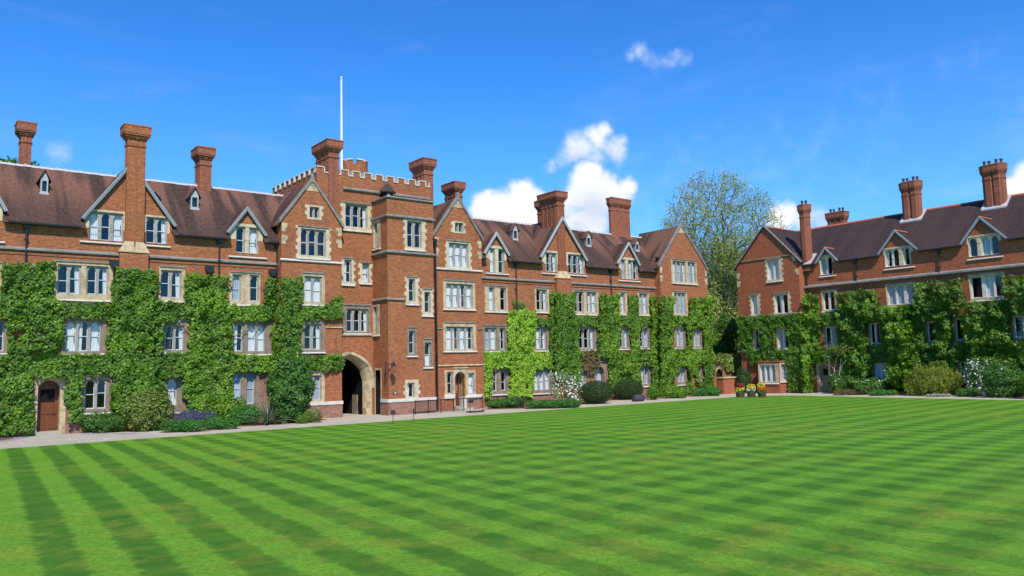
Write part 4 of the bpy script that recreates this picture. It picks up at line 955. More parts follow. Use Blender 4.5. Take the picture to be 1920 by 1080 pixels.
def bay3w(fr, gp):
    W(MR, fr, [(1261, 1267), (1269, 1276), (1278, 1284.5), (1289.5, 1295), (1297, 1302.5)], 492, 529, (1259, 1306.5, 486.5, 532), 'kgkgk')
    W(MR, fr, [(1263.5, 1269.5), (1271.5, 1277.5), (1279, 1284.5)], 550, 588, (1261, 1289, 545, 592), 'ggg')
    W(MR, fr, [(1268, 1273.5), (1275.5, 1281)], 617, 649, (1265, 1286, 609, 653), 'kg', st='stone_dull')
    W(MR, fr, [(1300, 1305), (1307, 1312)], 617, 649, (1297, 1316, 609, 653), 'kg', st='stone_dull')
    W(MR, fr, [(1270, 1275.5), (1277.5, 1283)], 688.5, 716, (1267, 1287, 681, 722), 'gg', st='stone_dull')
    W(MR, fr, [(1305.5, 1313)], 688, 712, (1303, 1317, 681, 716), 'd', st='stone_dull')
_GH = GH; GH = MR
EU0, EU1, EA, EZ = bay(MR, 1237.5, 1325.5, (1276, 424), (1237, 498), (1325, 506), bay3w, x_apex=True)
GH = _GH
mb = MB(); mb.poly([(EU1, -.75, 0), (EU1, 9, 0), (EU1, 9, EZ), (EU1, 4.5, EZ), (EU1, -.75, EZ)]); mb.build('wall', 'brick', MR)
# ------------------------------------------------------------------ the right range
RR = thing('college_range', 'red brick range on the right with dark purple roof, half hidden by creeper', 'building')
E2, S2, RX = 13.05, .858, 79.0
RZ2 = E2+(RX-73.68)*S2
def meet2(z): return (z-E2)/S2-.32
gG, G1, G2, G3 = dormer(RR, FRW, (1528, 494.4), (1545.6, 464), (1571, 488), 'tile_dark', 'board', E2, meet=meet2, ridge='ridge_red', inset=.2, brd=(.2, .3))
gH, H1, H2, H3 = dormer(RR, FRW, (1646.7, 475.5), (1676.7, 431.5), (1718, 464.5), 'tile_dark', 'board', E2, meet=meet2, ridge='ridge_red')
gI, I1, I2, I3 = dormer(RR, FRW, (1801, 455.5), (1835.5, 406), (1885.5, 444.5), 'tile_dark', 'board', E2, meet=meet2, ridge='ridge_red')
def WR(fr, l, yt, yb, pl, cur, **k):
    k.setdefault('arch', False); k.setdefault('st', 'stone'); k.setdefault('mul', 'stone_white'); k.setdefault('tiers', 1); k.setdefault('dd', .16)
    return W(RR, fr, l, yt, yb, pl, cur, **k)
WR(FRW, [(1540, 1549), (1552, 1561)], 483, 514.4, (1536.5, 1565, 478, 518), 'gd', gable=gG, hood=False, arch=True)
WR(FRW, [(1661.5, 1672), (1675.5, 1685.6), (1696.7, 1709)], 467, 498, (1658, 1713, 462, 503), 'ldk', gable=gH, hood=False, arch=True)
WR(FRW, [(1818, 1832), (1842, 1856.5), (1859.5, 1873.5)], 444.5, 478.5, (1813.5, 1878, 439, 484), 'dgd', gable=gI, hood=False, arch=True)
WR(FRW, [(1545, 1553.5), (1556.5, 1566)], 548, 580.4, (1540, 1570, 543, 584), 'dd')
WR(FRW, [(1666, 1679), (1682, 1695), (1700.5, 1715)], 536, 570, (1661, 1718, 530, 575), 'ggg')
WR(FRW, [(1822, 1841), (1848.5, 1863), (1866, 1881)], 518, 557, (1817, 1885.5, 511, 563), 'dwd')
WR(FRW, [(1548.5, 1557.5), (1560, 1569.5)], 614, 648, (1544, 1573, 609, 652), 'dg', st='stone_dull')
WR(FRW, [(1633, 1640), (1642.5, 1650)], 607, 643.5, (1629, 1655, 601, 648), 'dd', st='stone_dull')
WR(FRW, [(1741, 1755)], 604, 640, (1737, 1759, 598, 645), 'd', st='stone_dull')
WR(FRW, [(1793, 1807)], 598.5, 637, (1788, 1811, 592, 642), 'd', st='stone_dull')
WR(FRW, [(1903, 1918), (1921, 1936)], 593, 632, (1898, 1941, 586, 637), 'dd', st='stone_dull')
WR(FRW, [(1642, 1651.5), (1654.5, 1664)], 682, 713, (1637, 1669, 676, 718), 'bg', st='stone_dull')
WR(FRW, [(1801, 1809), (1811, 1819)], 680, 708, (1797, 1823, 674, 714), 'dd', st='stone_dull')
WR(FRW, [(1960, 1980), (1984, 2004)], 500, 545, (1955, 2010, 494, 552), 'wd')
a, b = ux(FRW, 1536, 705), ux(FRW, 1554, 705); z1 = uz(FRW, 1545, 682)[1]
dr = doorway(RR, FRW, a, b, .1, z1, a-.25, b+.25, z1+.3, st='stone', depth=.5, rise=.25, door='door_olive', glazed=True)
XR1 = 47.0
uL = 9.6
facade(RR, FRW, uL-1, XR1, base=E2, low=4.5, m1='brick_red', m0='brick_red', extra=(gG, gH, gI))
# gabled block
WR(FRG, [(1441, 1449.5), (1453, 1461.5)], 489, 524, (1437, 1466, 484, 528), 'ww', quoin=True)
WR(FRG, [(1411.5, 1421)], 556, 589.5, (1408.5, 1424, 551, 593), 'w', quoin=True)
WR(FRG, [(1455.5, 1465), (1468.5, 1478.5)], 553, 587, (1451, 1481, 548, 590), 'kd', quoin=True)
WR(FRG, [(1416.5, 1425)], 619, 653, (1413, 1428, 614, 656), 'd', st='stone')
WR(FRG, [(1460, 1468), (1471, 1479.5)], 618, 651.7, (1455.5, 1483, 612, 655), 'gd', st='stone')
gu0, gu1 = ux(FRG, 1386, 600), ux(FRG, 1503, 600); ga = uz(FRG, 1435.5, 425); gz0, gz1 = uz(FRG, 1389, 497)[1], uz(FRG, 1505, 491)[1]
gz = (gz0+gz1)/2; ga = ((gu0+gu1)/2, ga[1])
# ground floor bay window below the creeper
FRB = Frame((71.6, 0, 0), (0, -1, 0), (-1, 0, 0)); bq0, bq1 = ux(FRB, 1421.5, 700), ux(FRB, 1461, 700); FRS = Frame((0, -bq1, 0), (1, 0, 0), (0, -1, 0))
bz = uz(FRB, 1440, 681)[1]; bzb = uz(FRB, 1440, 717)[1]
WR(FRB, [(1426.5, 1433.5), (1436, 1443), (1446.5, 1454)], 685, 715, (1422, 1459.5, 681, 719), 'ggg', st='stone', hood=False, tiers=2, dd=.08)
WR(FRS, [(1464.5, 1474.5)], 684, 712.5, (1462.3, 1476.5, 680, 716), 'g', st='stone', hood=False, tiers=2, dd=.05)
mb = MB(); wall(mb, FRB, [(bq0, -.2), (bq1, -.2), (bq1, bz+.1), (bq0, bz+.1)], HOLES[id(FRB)]); wall(mb, FRS, [(71.6, -.2), (73, -.2), (73, bz+.1), (71.6, bz+.1)], HOLES[id(FRS)])
mb.poly([(71.6, -bq0, -.2), (73, -bq0, -.2), (73, -bq0, bz+.1), (71.6, -bq0, bz+.1)]); mb.loft([(71.5, -bq0+.1, bz+.1), (73, -bq0+.1, bz+.1), (73, -bq1-.1, bz+.1), (71.5, -bq1-.1, bz+.1)], [(71.5, -bq0+.1, bz+.22), (73, -bq0+.1, bz+.22), (73, -bq1-.1, bz+.22), (71.5, -bq1-.1, bz+.22)])
mb.build('bay_window', 'brick_red', RR)
hh = HOLES[id(FRG)]
mb = MB(); wall(mb, FRG, [(gu0, -.5), (gu1, -.5), (gu1, gz), ga, (gu0, gz)], hh)
FRGS = Frame((0, -gu1, 0), (1, 0, 0), (0, -1, 0)); mb.poly([FRGS(73, -.5), FRGS(75, -.5), FRGS(75, gz), FRGS(73, gz)])
mb.poly([(73, -gu0, -.5), (84, -gu0, -.5), (84, -gu0, gz), (73, -gu0, gz)]); mb.build('wall', 'brick_red', RR)
gable_roof(RR, FRG, (gu0-.05, gz), (ga[0], ga[1]+.05), (gu1+.05, gz), 'tile_dark', front=.12, over=.3, meet=lambda z: 6.5, ridge_mt='ridge_red')
coping(RR, FRG, (gu0-.3, gz-.22), (ga[0], ga[1]+.04), (gu1+.3, gz-.22), d0=.0, d1=.2, mt='stone_grey', wd=.12)
kneelers(RR, FRG, [(gu1, gz-.9, -1), (gu0, gz-.6, 1), (gu0, gz-1.5, 1), (gu1-.3, gz+.55, -1)], 'stone')
string_course(RR, FRG, gu0, gu1-.1, uz(FRG, 1440, 484)[1], .14, .1, 'stone_dull'); string_course(RR, FRG, gu0, gu1, uz(FRG, 1450, 590)[1], .14, .1, 'stone_dull')
string_course(RR, FRW, gu1, XR1, uz(FRW, 1640, 525.5)[1], .36, .26, 'stone_grey', brick='brick_red')
mb = MB(); cut_roof(mb, FRW, gu1-.3, XR1, E2, S2, -.32, RX-74, RZ2); mb.build('roof_slope', 'tile_dark', RR)
mb = MB(); slab_roof(mb, [(76.4, -gu1+.3, E2+2.33), (76.4, -gu0, E2+2.33), (RX, -gu0, RZ2), (RX, -gu1+.3, RZ2)]); mb.build('roof_slope', 'tile_dark', RR)
mb = MB(); slab_roof(mb, [(RX, -XR1, RZ2), (RX, -gu0, RZ2), (84.3, -gu0, E2), (84.3, -XR1, E2)]); mb.build('roof_slope', 'tile_dark', RR)
mb = MB(); mb.poly([(84, -XR1, 0), (84, -gu0, 0), (84, -gu0, E2+.2), (84, -XR1, E2+.2)])
for y in (-XR1+.01, -gu0-.01): mb.poly([(74, y, 0), (84, y, 0), (84, y, E2+.2), (RX, y, RZ2-.1), (74, y, E2+.2)])
mb.build('back_wall', 'brick_red', RR)
ridge_tiles(RR, (RX, -XR1, RZ2+.03), (RX, -gu0-.8, RZ2+.03), 88, 'ridge_red', .15)
for s, e in ((gu1+.1, G1[0]-.05), (G3[0]+.1, H1[0]-.05), (H3[0]+.1, I1[0]-.05), (I3[0]+.1, XR1)):
    if e > s: gutter(RR, FRW, s, e, E2, .42); q = MB(); q.box(FRW, s, e, E2-.12, E2-.09, 0, .33); q.build('soffit', 'board_dark', RR)
downpipe(RR, FRW, 1605, 8.8, E2-.1); downpipe(RR, FRW, 1762, 8.8, E2-.1); downpipe(RR, FRW, 1512.5, 6.5, E2-.1, False)
def chim_r(parent, px0, px1, yt, xpl, wx, wy, zb, **k):
    fr = Frame((xpl, 0, 0), (0, -1, 0), (-1, 0, 0)); u, z1 = uz(fr, (px0+px1)/2, yt)
    if xpl < RX and k.get('kind') == 'oct':
        mb = MB(); rz_ = lambda x: E2+(min(x, RX)-73.68)*S2; q = [(xpl+sx*(wx/2+.16), -u+sy*(wy/2+.16)) for sx, sy in ((-1, -1), (1, -1), (1, 1), (-1, 1))]; mb.loft([(x, y, rz_(x)-.05) for x, y in q], [(x, y, rz_(x)+.13) for x, y in q]); mb.build('lead_flashing', 'ridge_pale', parent)
    return chimney(parent, xpl, -u, wx, wy, zb, z1, **k)
chim_r(RR, 1497, 1518, 384, 74.3, 1.0, 1.05, 12.4, kind='oct', n=1, cap=.17, mt='brick_chim', pots=2)
chim_r(RR, 1553, 1585, 398, 81.5, .8, 1.9, 15, kind='rib', cap=.16, pots=4, ribn=3)
chim_r(RR, 1688, 1726, 341, 78.3, 1.0, 1.75, 15.2, kind='oct', n=2, cap=.17, pots=4)
chim_r(RR, 1841, 1882, 309, 78.3, 1.1, 1.8, 15.2, kind='oct', n=2, cap=.18, pots=4)

# garden wall with a little arch closing the corner between the ranges
FW = Frame((0, -.4, 0), (1, 0, 0), (0, -1, 0)); w0, w1 = EU1+.02, 74.0; wz = uz(FW, 1360, 669)[1]
gw = thing('garden_wall', 'ivy-topped brick wall with a small arched gateway closing the gap between the ranges', 'wall')
wa, wb, wt = ux(FW, 1343, 700), ux(FW, 1354.5, 700), uz(FW, 1348, 691)[1]
mb = MB(); wall(mb, FW, [(w0, -.2), (w1, -.2), (w1, wz), (w0, wz)], [(wa, wb, -.2, wt)]); mb.poly([FW(w0, wz), FW(w1, wz), FW(w1, wz, -.4), FW(w0, wz, -.4)]); mb.poly([FW(w0, -.2, -.4), FW(w1, -.2, -.4), FW(w1, wz, -.4), FW(w0, wz, -.4)]); mb.build('wall', 'brick', gw)
mb = MB(); mb.box(FW, w0, w1, wz, wz+.12, -.5, .1); mb.build('coping', 'stone', gw)
mb = MB(); A = arch_pts(wa, wb, wt, .4)
O = [(x+(x-(wa+wb)/2)*.6, z+.35) for x, z in A]
for k in range(len(A)-1): mb.loft([FW(*A[k], -.3), FW(*A[k+1], -.3), FW(*O[k+1], -.3), FW(*O[k], -.3)], [FW(*A[k], .05), FW(*A[k+1], .05), FW(*O[k+1], .05), FW(*O[k], .05)])
mb.build('arch_surround', 'stone', gw)
mb = MB(); mb.box(FW, wa, wb, -.1, wt, -.3, -.25); mb.build('gate', 'void', gw)
def G(px, py, z=0.):
    r = ray(px, py); t = (z-CAM[2])/r[2]; return CAM+r*t
p = G(1368, 738.5); pw = thing('brick_pier', 'low square pier of red brick with stone cap beside the flower tubs', 'pier')
Fp = Frame((0, p[1], 0), (1, 0, 0), (0, -1, 0)); q0, q1, qz = ux(Fp, 1357, 725), ux(Fp, 1378, 725), uz(Fp, 1368, 709)[1]
mb = MB(); mb.box(Fp, q0, q1, 0, qz, -.8, 0); mb.build('brickwork', 'brick_red', pw); mb = MB(); mb.box(Fp, q0-.08, q1+.35, qz, qz+.14, -.9, .1); mb.build('cap', 'stone', pw)

# ------------------------------------------------------------------ ground
def sheet(name, pts, z, m, kind='structure', skirt=None):
    mb = MB(); mb.poly([(p[0], p[1], z) for p in pts])
    if skirt is not None:
        for i in range(len(pts)): a, b = pts[i], pts[(i+1) % len(pts)]; mb.poly([(a[0], a[1], z), (b[0], b[1], z), (b[0], b[1], skirt), (a[0], a[1], skirt)])
    return mb.build(name, m, kind=kind)
sheet('ground', [(-600, -600), (900, -600), (900, 1200), (-600, 1200)], -.02, 'earth')
path = sheet('path', [(-40, -20), (-40, 0.4), (90, .4), (90, -90), (64, -90), (64, -20)], 0.0, 'path')
sheet('passage_floor', [(25.6, .4), (29.5, .4), (29.5, 9.1), (25.6, 9.1)], .0, 'slab')
edge = [G(0, 843), G(320, 820), G(640, 797), G(1000, 771.5), G(1340, 747.5), G(1385, 744.6), G(1420, 743), G(1460, 742.2), G(1500, 742.4), G(1560, 743.6), G(1640, 745.5), G(1800, 748.8), G(1920, 751.2)]
d = edge[-1]-edge[-2]; d = d/np.linalg.norm(d)
lawn = sheet('lawn', [(-45, -9.2)]+[(e[0], e[1]) for e in edge]+[(edge[-1][0]+d[0]*60, edge[-1][1]+d[1]*60), (-45, -92)][:], .035, 'lawn', skirt=-.01)
def bed(pts, z=.03, name='flower_bed'):
    return sheet(name, pts, z, 'soil', skirt=-.01)
e1 = [G(150, 812), G(300, 806), (G(474, 799)), G(560, 793), G(612, 787)]
bed([(6.0, .1), (5.8, -2.0), (4.2, -2.6), (-20, -2.8), (-20, .1)])
bed([(9.8, .1), (9.8, -.9)]+[(p[0], p[1]) for p in e1]+[(24.4, -.9), (21.8, -.8), (21.8, .1)])
e2 = [G(905, 768), G(985, 766), G(1090, 757.5), G(1148, 752)]
bed([(40.0, .1), (39.9, -2.2)]+[(p[0], p[1]) for p in e2]+[(52.5, .1)])
e3 = [G(1165, 750), G(1225, 748), G(1300, 743), G(1352, 739)]
bed([(53.2, .1), (54, -1.5)]+[(p[0], p[1]) for p in e3]+[(69.5, -.1), (69.5, .1)])
e4 = [G(1600, 738.5), G(1700, 741), G(1800, 742.3), G(1920, 744)]
bed([(74.1, -14.0), (73.0, -13.6)]+[(p[0], p[1]) for p in e4]+[(71.0, -50), (74.1, -50)])
# paving slabs in front of the doorway, laid singly, and cobbled margins
k = 0
y = -.5
rows = []
while y > -8.7:
    h = random.choice((.55, .62, .7)); half0, half1 = 1.0+min(1, max(0, -y-1)/2.2)*1.6, 0
    x = 7.75-half0-random.uniform(0, .3); xe = 7.9+half0+(1.5 if y < -4 else 0)
    while x < xe:
        w = random.choice((.6, .75, .9)); mb = MB(); z = .012+random.uniform(0, .006); g_ = .012
        mb.loft([(x+g_, y-h+g_, -.01), (x+w-g_, y-h+g_, -.01), (x+w-g_, y-g_, -.01), (x+g_, y-g_, -.01)], [(x+g_, y-h+g_, z), (x+w-g_, y-h+g_, z), (x+w-g_, y-g_, z), (x+g_, y-g_, z)])
        mb.build('paving_slab', 'slab', path); x += w
    y -= h
mb = MB()
for s in (-1, 1):
    for i in range(200):
        t = rng.random(); yy = -1.0-t*3.2; xx = 7.8+s*(1.35+t**2*2.4+rng.random()*.6); r = .05+.04*rng.random(); a0 = rng.random()*3
        if s < 0 and xx < 5: continue
        mb.rings([[(xx+r*q*math.cos(a0+k*math.pi/3), yy+r*q*math.sin(a0+k*math.pi/3), zz) for k in range(6)] for q, zz in ((1, .0), (1, .03), (.5, .05))])
mb.build('cobble_margin', 'cobble', path, kind='stuff')

# ------------------------------------------------------------------ leaves
def vnoise(x, y, z, s, seed=0):
    """smooth 3-d value noise"""
    p = np.stack([x, y, z], 1)/s+seed*17.3; i = np.floor(p).astype(np.int64); f = p-i; f = f*f*(3-2*f); r = 0
    for dx in (0, 1):
        for dy in (0, 1):
            for dz in (0, 1):
                h = ((i[:, 0]+dx)*73856093) ^ ((i[:, 1]+dy)*19349663) ^ ((i[:, 2]+dz)*83492791); h = (h*2654435761) & 0xffffffff; h = ((h ^ (h >> 15))*2246822519) & 0xffffffff; v = (h & 0xffff)/65535.
                r = r+v*np.where(dx, f[:, 0], 1-f[:, 0])*np.where(dy, f[:, 1], 1-f[:, 1])*np.where(dz, f[:, 2], 1-f[:, 2])
    return r
def leaf_mesh(name, C, Nn, size, tint, parent=None, mt='leaf', down=.6, aspect=1.0, kind='stuff', hang=None):
    n = len(C)
    if n == 0: return None
    Nn = Nn/np.linalg.norm(Nn, axis=1)[:, None]
    t = rng.normal(size=(n, 3))*(1-down)
    t[:, 2] -= down*1.6
    if hang is not None: t = hang+t*.3
    t -= Nn*(t*Nn).sum(1)[:, None]; t /= np.linalg.norm(t, axis=1)[:, None]+1e-9; s = np.cross(Nn, t)
    w = size[:, None]
    a_ = aspect
    V = np.stack([C-t*w*.38, C+s*w*.50*a_-t*w*.30+Nn*w*.04, C+s*w*.40*a_+t*w*.16+Nn*w*.07, C+t*w*.60-Nn*w*.12, C-s*w*.40*a_+t*w*.16+Nn*w*.07, C-s*w*.50*a_-t*w*.30+Nn*w*.04], 1).reshape(-1, 3)
    idx = np.arange(n)*6; F = np.stack([idx, idx+1, idx+2, idx, idx+2, idx+3, idx, idx+3, idx+4, idx, idx+4, idx+5], 1).ravel()
    me = bpy.data.meshes.new(name); me.vertices.add(6*n); me.loops.add(12*n); me.polygons.add(4*n)
    me.vertices.foreach_set('co', V.astype(np.float32).ravel()); me.loops.foreach_set('vertex_index', F.astype(np.int32))
    me.polygons.foreach_set('loop_start', (np.arange(4*n)*3).astype(np.int32)); 
    try: me.polygons.foreach_set('loop_total', np.full(4*n, 3, np.int32))
    except Exception: pass
    me.materials.append(M[mt]); me.update(calc_edges=True)
    at_ = me.attributes.new('tint', 'FLOAT_COLOR', 'POINT'); T = np.repeat(np.concatenate([tint, np.ones((n, 1))], 1), 6, axis=0); at_.data.foreach_set('color', T.astype(np.float32).ravel())
    o = bpy.data.objects.new(name, me); col.objects.link(o)
    if parent is not None: o.parent = parent
    if kind: o['kind'] = kind
    return o
PAL = {'green': ((.018, .064, .005), (.150, .300, .012)), 'dark': ((.03, .095, .012), (.09, .22, .025)), 'lime': ((.13, .29, .015), (.34, .50, .03)),
       'mid': ((.022, .075, .005), (.20, .365, .015)), 'shade': ((.013, .048, .005), (.150, .295, .015)), 'red': ((.09, .05, .02), (.20, .17, .04)), 'yew': ((.02, .05, .012), (.055, .105, .02)),
       'olive': ((.06, .11, .015), (.24, .30, .05)), 'gold': ((.09, .14, .012), (.28, .31, .028)), 'blue': ((.05, .05, .12), (.14, .12, .30)), 'spring': ((.17, .23, .03), (.46, .50, .13)), 'herb': ((.03, .13, .015), (.08, .26, .03)),
       'white': ((.62, .60, .58), (.85, .82, .80)), 'pinkwhite': ((.60, .50, .55), (.85, .80, .82)), 'cream': ((.70, .66, .40), (.85, .82, .6)), 'yellow': ((.75, .50, .02), (.85, .70, .10)), 'orange': ((.7, .16, .02), (.8, .3, .03)), 'crimson': ((.25, .02, .02), (.45, .04, .04)), 'silver': ((.20, .24, .15), (.40, .44, .30))}
def tints(pal, P, n, patch=1.4, seed=0):
    a, b = PAL[pal]; k = .5*vnoise(P[:, 0], P[:, 1], P[:, 2], patch, seed)+.3*vnoise(P[:, 0], P[:, 1], P[:, 2], .35, seed+4)+.6*rng.random(n)**1.6-.16; k = np.clip(k, 0, 1)[:, None]
    return np.array(a)*(1-k)+np.array(b)*k
def inpoly(P, x, y):
    r = np.zeros(len(x), bool); j = len(P)-1
    for i in range(len(P)):
        xi, yi = P[i]; xj, yj = P[j]
        c = ((yi > y) != (yj > y)); r ^= c & (x < (xj-xi)*(y-yi)/((yj-yi) if yj != yi else 1e-9)+xi); j = i
    return r
def creeper(label, regions, group=None, cat='creeper', stems=()):
    """regions: (frame, pixel outline laid onto that wall, thickness, leaves per m2, palette)"""
    t = thing('wall_creeper', label, cat, group); CC, NN, SS, TT = [], [], [], []
    for ri, (fr, pxp, D, dens, pal) in enumerate(regions):
        P = [fr.uz(a, b, .15) for a, b in pxp]; us = [p[0] for p in P]; zs_ = [p[1] for p in P]
        A = (max(us)-min(us)+.4)*(max(zs_)-min(zs_)+.4); n = int(A*dens)
        u = rng.uniform(min(us)-.2, max(us)+.2, n); z = rng.uniform(max(0.05, min(zs_)-.2), max(zs_)+.2, n)
        e = (vnoise(u, z, u*0, .5, 3)-.5)*.45
        ok = inpoly(P, u+e+rng.normal(0, .06, n), z+e*.8+rng.normal(0, .06, n))
        for h in HOLES.get(id(fr), []):
            m_ = .10; m_t = .06
            ok &= ~((u > h[0]-m_+e*.35) & (u < h[1]+m_+e*.35) & (z > h[2]-m_*1.6) & (z < h[3]+m_t))
        # little gaps where brick and stem show through
        gap = vnoise(u, z, u*0, .38, 9); gap2 = vnoise(u, z, u*0, 1.1, 12); ok &= (gap > .15) & ((gap2 > .17) | (gap > .5))
        u, z = u[ok], z[ok]; n = len(u)
        def H(a, b): return .05+D*(.0+1.7*vnoise(a, b, a*0, .80, 5)**1.5+.75*vnoise(a, b, a*0, .34, 6))
        h = H(u, z); gu = (H(u+.05, z)-h)/.05; gz_ = (H(u, z+.05)-h)/.05
        dpt = h*(1-.7*rng.random(n)**1.8)
        C = fr.O+np.outer(u, fr.U)+np.outer(z, Z3)+np.outer(dpt, fr.N)
        N_2 = fr.N[None]-np.outer(gu, fr.U)*.9-np.outer(gz_, Z3)*.9+np.outer(.35+.3*rng.random(n), Z3)+rng.normal(0, .38, (n, 3))
        CC.append(C); NN.append(N_2); SS.append(rng.uniform(.08, .20, n)); TT.append(tints(pal, C, n, 1.2, ri))
    leaf_mesh('foliage', np.concatenate(CC), np.concatenate(NN), np.concatenate(SS), np.concatenate(TT), t, down=.7, aspect=1.05)
    for fr, pts, r in stems:
        mb = MB(); Q = [fr.uz(a, b, .12) for a, b in pts]; W3 = []
        for i in range(len(Q)-1):
            for k in range(4): f = k/4; W3.append(fr(Q[i][0]*(1-f)+Q[i+1][0]*f+random.uniform(-.06, .06), Q[i][1]*(1-f)+Q[i+1][1]*f, .1+random.uniform(0, .1)))
        W3.append(fr(*Q[-1], .12)); mb.tube(W3, list(np.linspace(r, r*.35, len(W3))), 6); mb.build('stem', 'bark', t)
    return t
DN = 300
FBR = Frame((0, -.35, 0), (1, 0, 0), (0, -1, 0)); HOLES[id(FBR)] = []; FGS = Frame((0, -gu1, 0), (1, 0, 0), (0, -1, 0)); HOLES[id(FGS)] = []
creeper('thick green creeper climbing the far left wall around the brown front door', [
 (FL, [(-60, 495), (100, 495), (101, 566), (113, 572), (113, 668), (60, 700), (62, 812), (-60, 816)], .38, DN, 'green'),
 (FL, [(95, 564), (225, 570), (225, 596), (100, 592)], .25, DN, 'green'),
 (FL, [(60, 664), (206, 666), (206, 702), (62, 704)], .36, DN, 'green'), (FL, [(121, 690), (153, 690), (153, 792), (124, 795)], .34, DN, 'green')],
 stems=[(FL, [(66, 800), (58, 700), (70, 600)], .05)])
creeper('dense green creeper column between the big chimney gable windows and the next window pair', [
 (FL, [(213, 505), (298, 507), (296, 556), (303, 570), (303, 662), (310, 668), (308, 780), (206, 780), (206, 690), (199, 668), (199, 590), (213, 575)], .40, DN, 'green'),
 (FBR, [(221, 506), (282, 508), (284, 600), (290, 680), (290, 770), (214, 770), (216, 600)], .32, DN, 'green'),
 (FL, [(290, 566), (360, 572), (356, 596), (300, 606)], .25, DN, 'green'), (FL, [(300, 660), (360, 662), (360, 704), (300, 708)], .32, DN, 'green')],
 stems=[(FL, [(250, 790), (262, 690), (300, 600), (345, 590)], .06), (FL, [(300, 690), (318, 650), (322, 600)], .035)])
creeper('green creeper column under the twin-light dormer, running down behind purple flowers', [
 (FL, [(347, 515), (428, 519), (428, 572), (434, 600), (434, 662), (436, 775), (348, 785), (344, 700), (354, 660), (354, 600), (347, 570)], .40, DN, 'mid'),
 (FL, [(425, 573), (500, 575), (500, 600), (425, 597)], .25, DN, 'mid'), (FL, [(430, 662), (566, 668), (556, 700), (430, 698)], .30, DN, 'mid')],
 stems=[(FL, [(400, 790), (385, 680), (392, 620)], .06), (FL, [(392, 650), (440, 630), (500, 605), (510, 598)], .045), (FL, [(372, 640), (330, 605)], .04)])
creeper('green creeper wrapping the corner of the left gabled bay above the large shrub', [
 (FL, [(497, 524), (524, 522), (524, 700), (509, 700), (509, 600), (490, 590)], .36, DN, 'green'),
 (FB, [(524, 522), (565, 522), (566, 572), (566, 598), (563, 664), (566, 700), (524, 712)], .34, DN, 'green'),
 (FB, [(560, 573), (641, 577), (641, 598), (560, 596)], .2, DN, 'green'), (FB, [(606, 590), (622, 562), (641, 556), (641, 598)], .2, DN, 'mid'), (FB, [(556, 664), (641, 668), (641, 692), (556, 694)], .24, DN, 'green')],
 stems=[(FB, [(530, 780), (535, 640), (545, 570)], .05), (FB, [(636, 664), (628, 640), (634, 615)], .02)])
creeper('bright lime-green creeper beside the entrance bay with the railings in front', [
 (FL, [(953, 583), (1003, 583), (1003, 690), (998, 745), (955, 745), (955, 690), (903, 692), (903, 660), (950, 658)], .30, DN, 'lime'),
 (FL, [(902, 668), (921, 668), (921, 748), (903, 746)], .26, DN, 'lime'), (FL, [(1000, 660), (1036, 660), (1036, 690), (1000, 690)], .26, DN, 'lime'),
 (FL, [(962, 562), (968, 560), (998, 585), (975, 590), (964, 580)], .12, 90, 'mid')], stems=[(FL, [(972, 740), (970, 640), (966, 560)], .04)])
creeper('darker green creeper column left of the four-light window under the chimney', [
 (FBR, [(1042, 549), (1075, 551), (1076, 612), (1084, 664), (1088, 716), (1046, 716), (1040, 640)], .28, DN, 'green'),
 (FL, [(1031, 548), (1074, 550), (1074, 606), (1083, 612), (1083, 664), (1087, 700), (1032, 690), (1031, 612), (1006, 608), (1006, 594), (1031, 596)], .30, DN, 'green'),
 (FL, [(1036, 660), (1090, 660), (1086, 716), (1040, 706)], .30, DN, 'mid')], stems=[(FL, [(1064, 745), (1066, 640), (1056, 560)], .06)])
creeper('reddish-brown young vine around the blossom shrub and small arched doorway', [
 (FL, [(1072, 655), (1122, 655), (1120, 690), (1104, 704), (1084, 700)], .28, 150, 'red'), (FL, [(1064, 600), (1084, 606), (1082, 660), (1066, 660)], .2, 150, 'red')],
 stems=[(FL, [(1100, 700), (1116, 678), (1130, 660)], .05)])
creeper('glossy green creeper column right of the four-light window, above the clipped yews', [
 (FL, [(1123, 552), (1160, 553), (1160, 610), (1158, 660), (1200, 664), (1200, 730), (1139, 730), (1139, 672), (1120, 668), (1120, 600)], .32, DN, 'mid'),
 (FL, [(1072, 592), (1165, 594), (1165, 611), (1072, 609)], .22, DN, 'green'), (FL, [(1177, 555), (1196, 556), (1196, 600), (1199, 664), (1182, 664)], .24, DN, 'mid'), (FL, [(1160, 592), (1236, 594), (1236, 612), (1160, 610)], .2, DN, 'mid')],
 stems=[(FL, [(1171, 740), (1172, 700), (1178, 660)], .06)])
creeper('leafy green creeper on the broad end gable beside the tree', [
 (FL, [(1217, 557), (1236, 556), (1236, 745), (1215, 745), (1219, 690), (1196, 680), (1196, 655), (1219, 655)], .34, DN, 'mid'),
 (FB, [(1237, 556), (1260, 556), (1262, 745), (1237, 745)], .34, DN, 'mid'), (FB, [(1291, 558), (1334, 558), (1337, 735), (1317, 735), (1300, 700), (1262, 700), (1262, 654), (1318, 653), (1296, 608), (1262, 610), (1262, 592), (1292, 592)], .34, DN, 'mid'),
 (FB, [(1283, 600), (1297, 600), (1297, 735), (1285, 735)], .3, DN, 'mid')], stems=[(FL, [(1240, 748), (1238, 700), (1236, 640), (1232, 560)], .12), (FL, [(1236, 748), (1242, 680), (1246, 600)], .09)])
creeper('creeper hanging over the garden wall arch', [(FW, [(1335, 664), (1384, 664), (1386, 735), (1379, 735), (1374, 700), (1354, 690), (1350, 680), (1335, 676)], .3, 170, 'olive')])
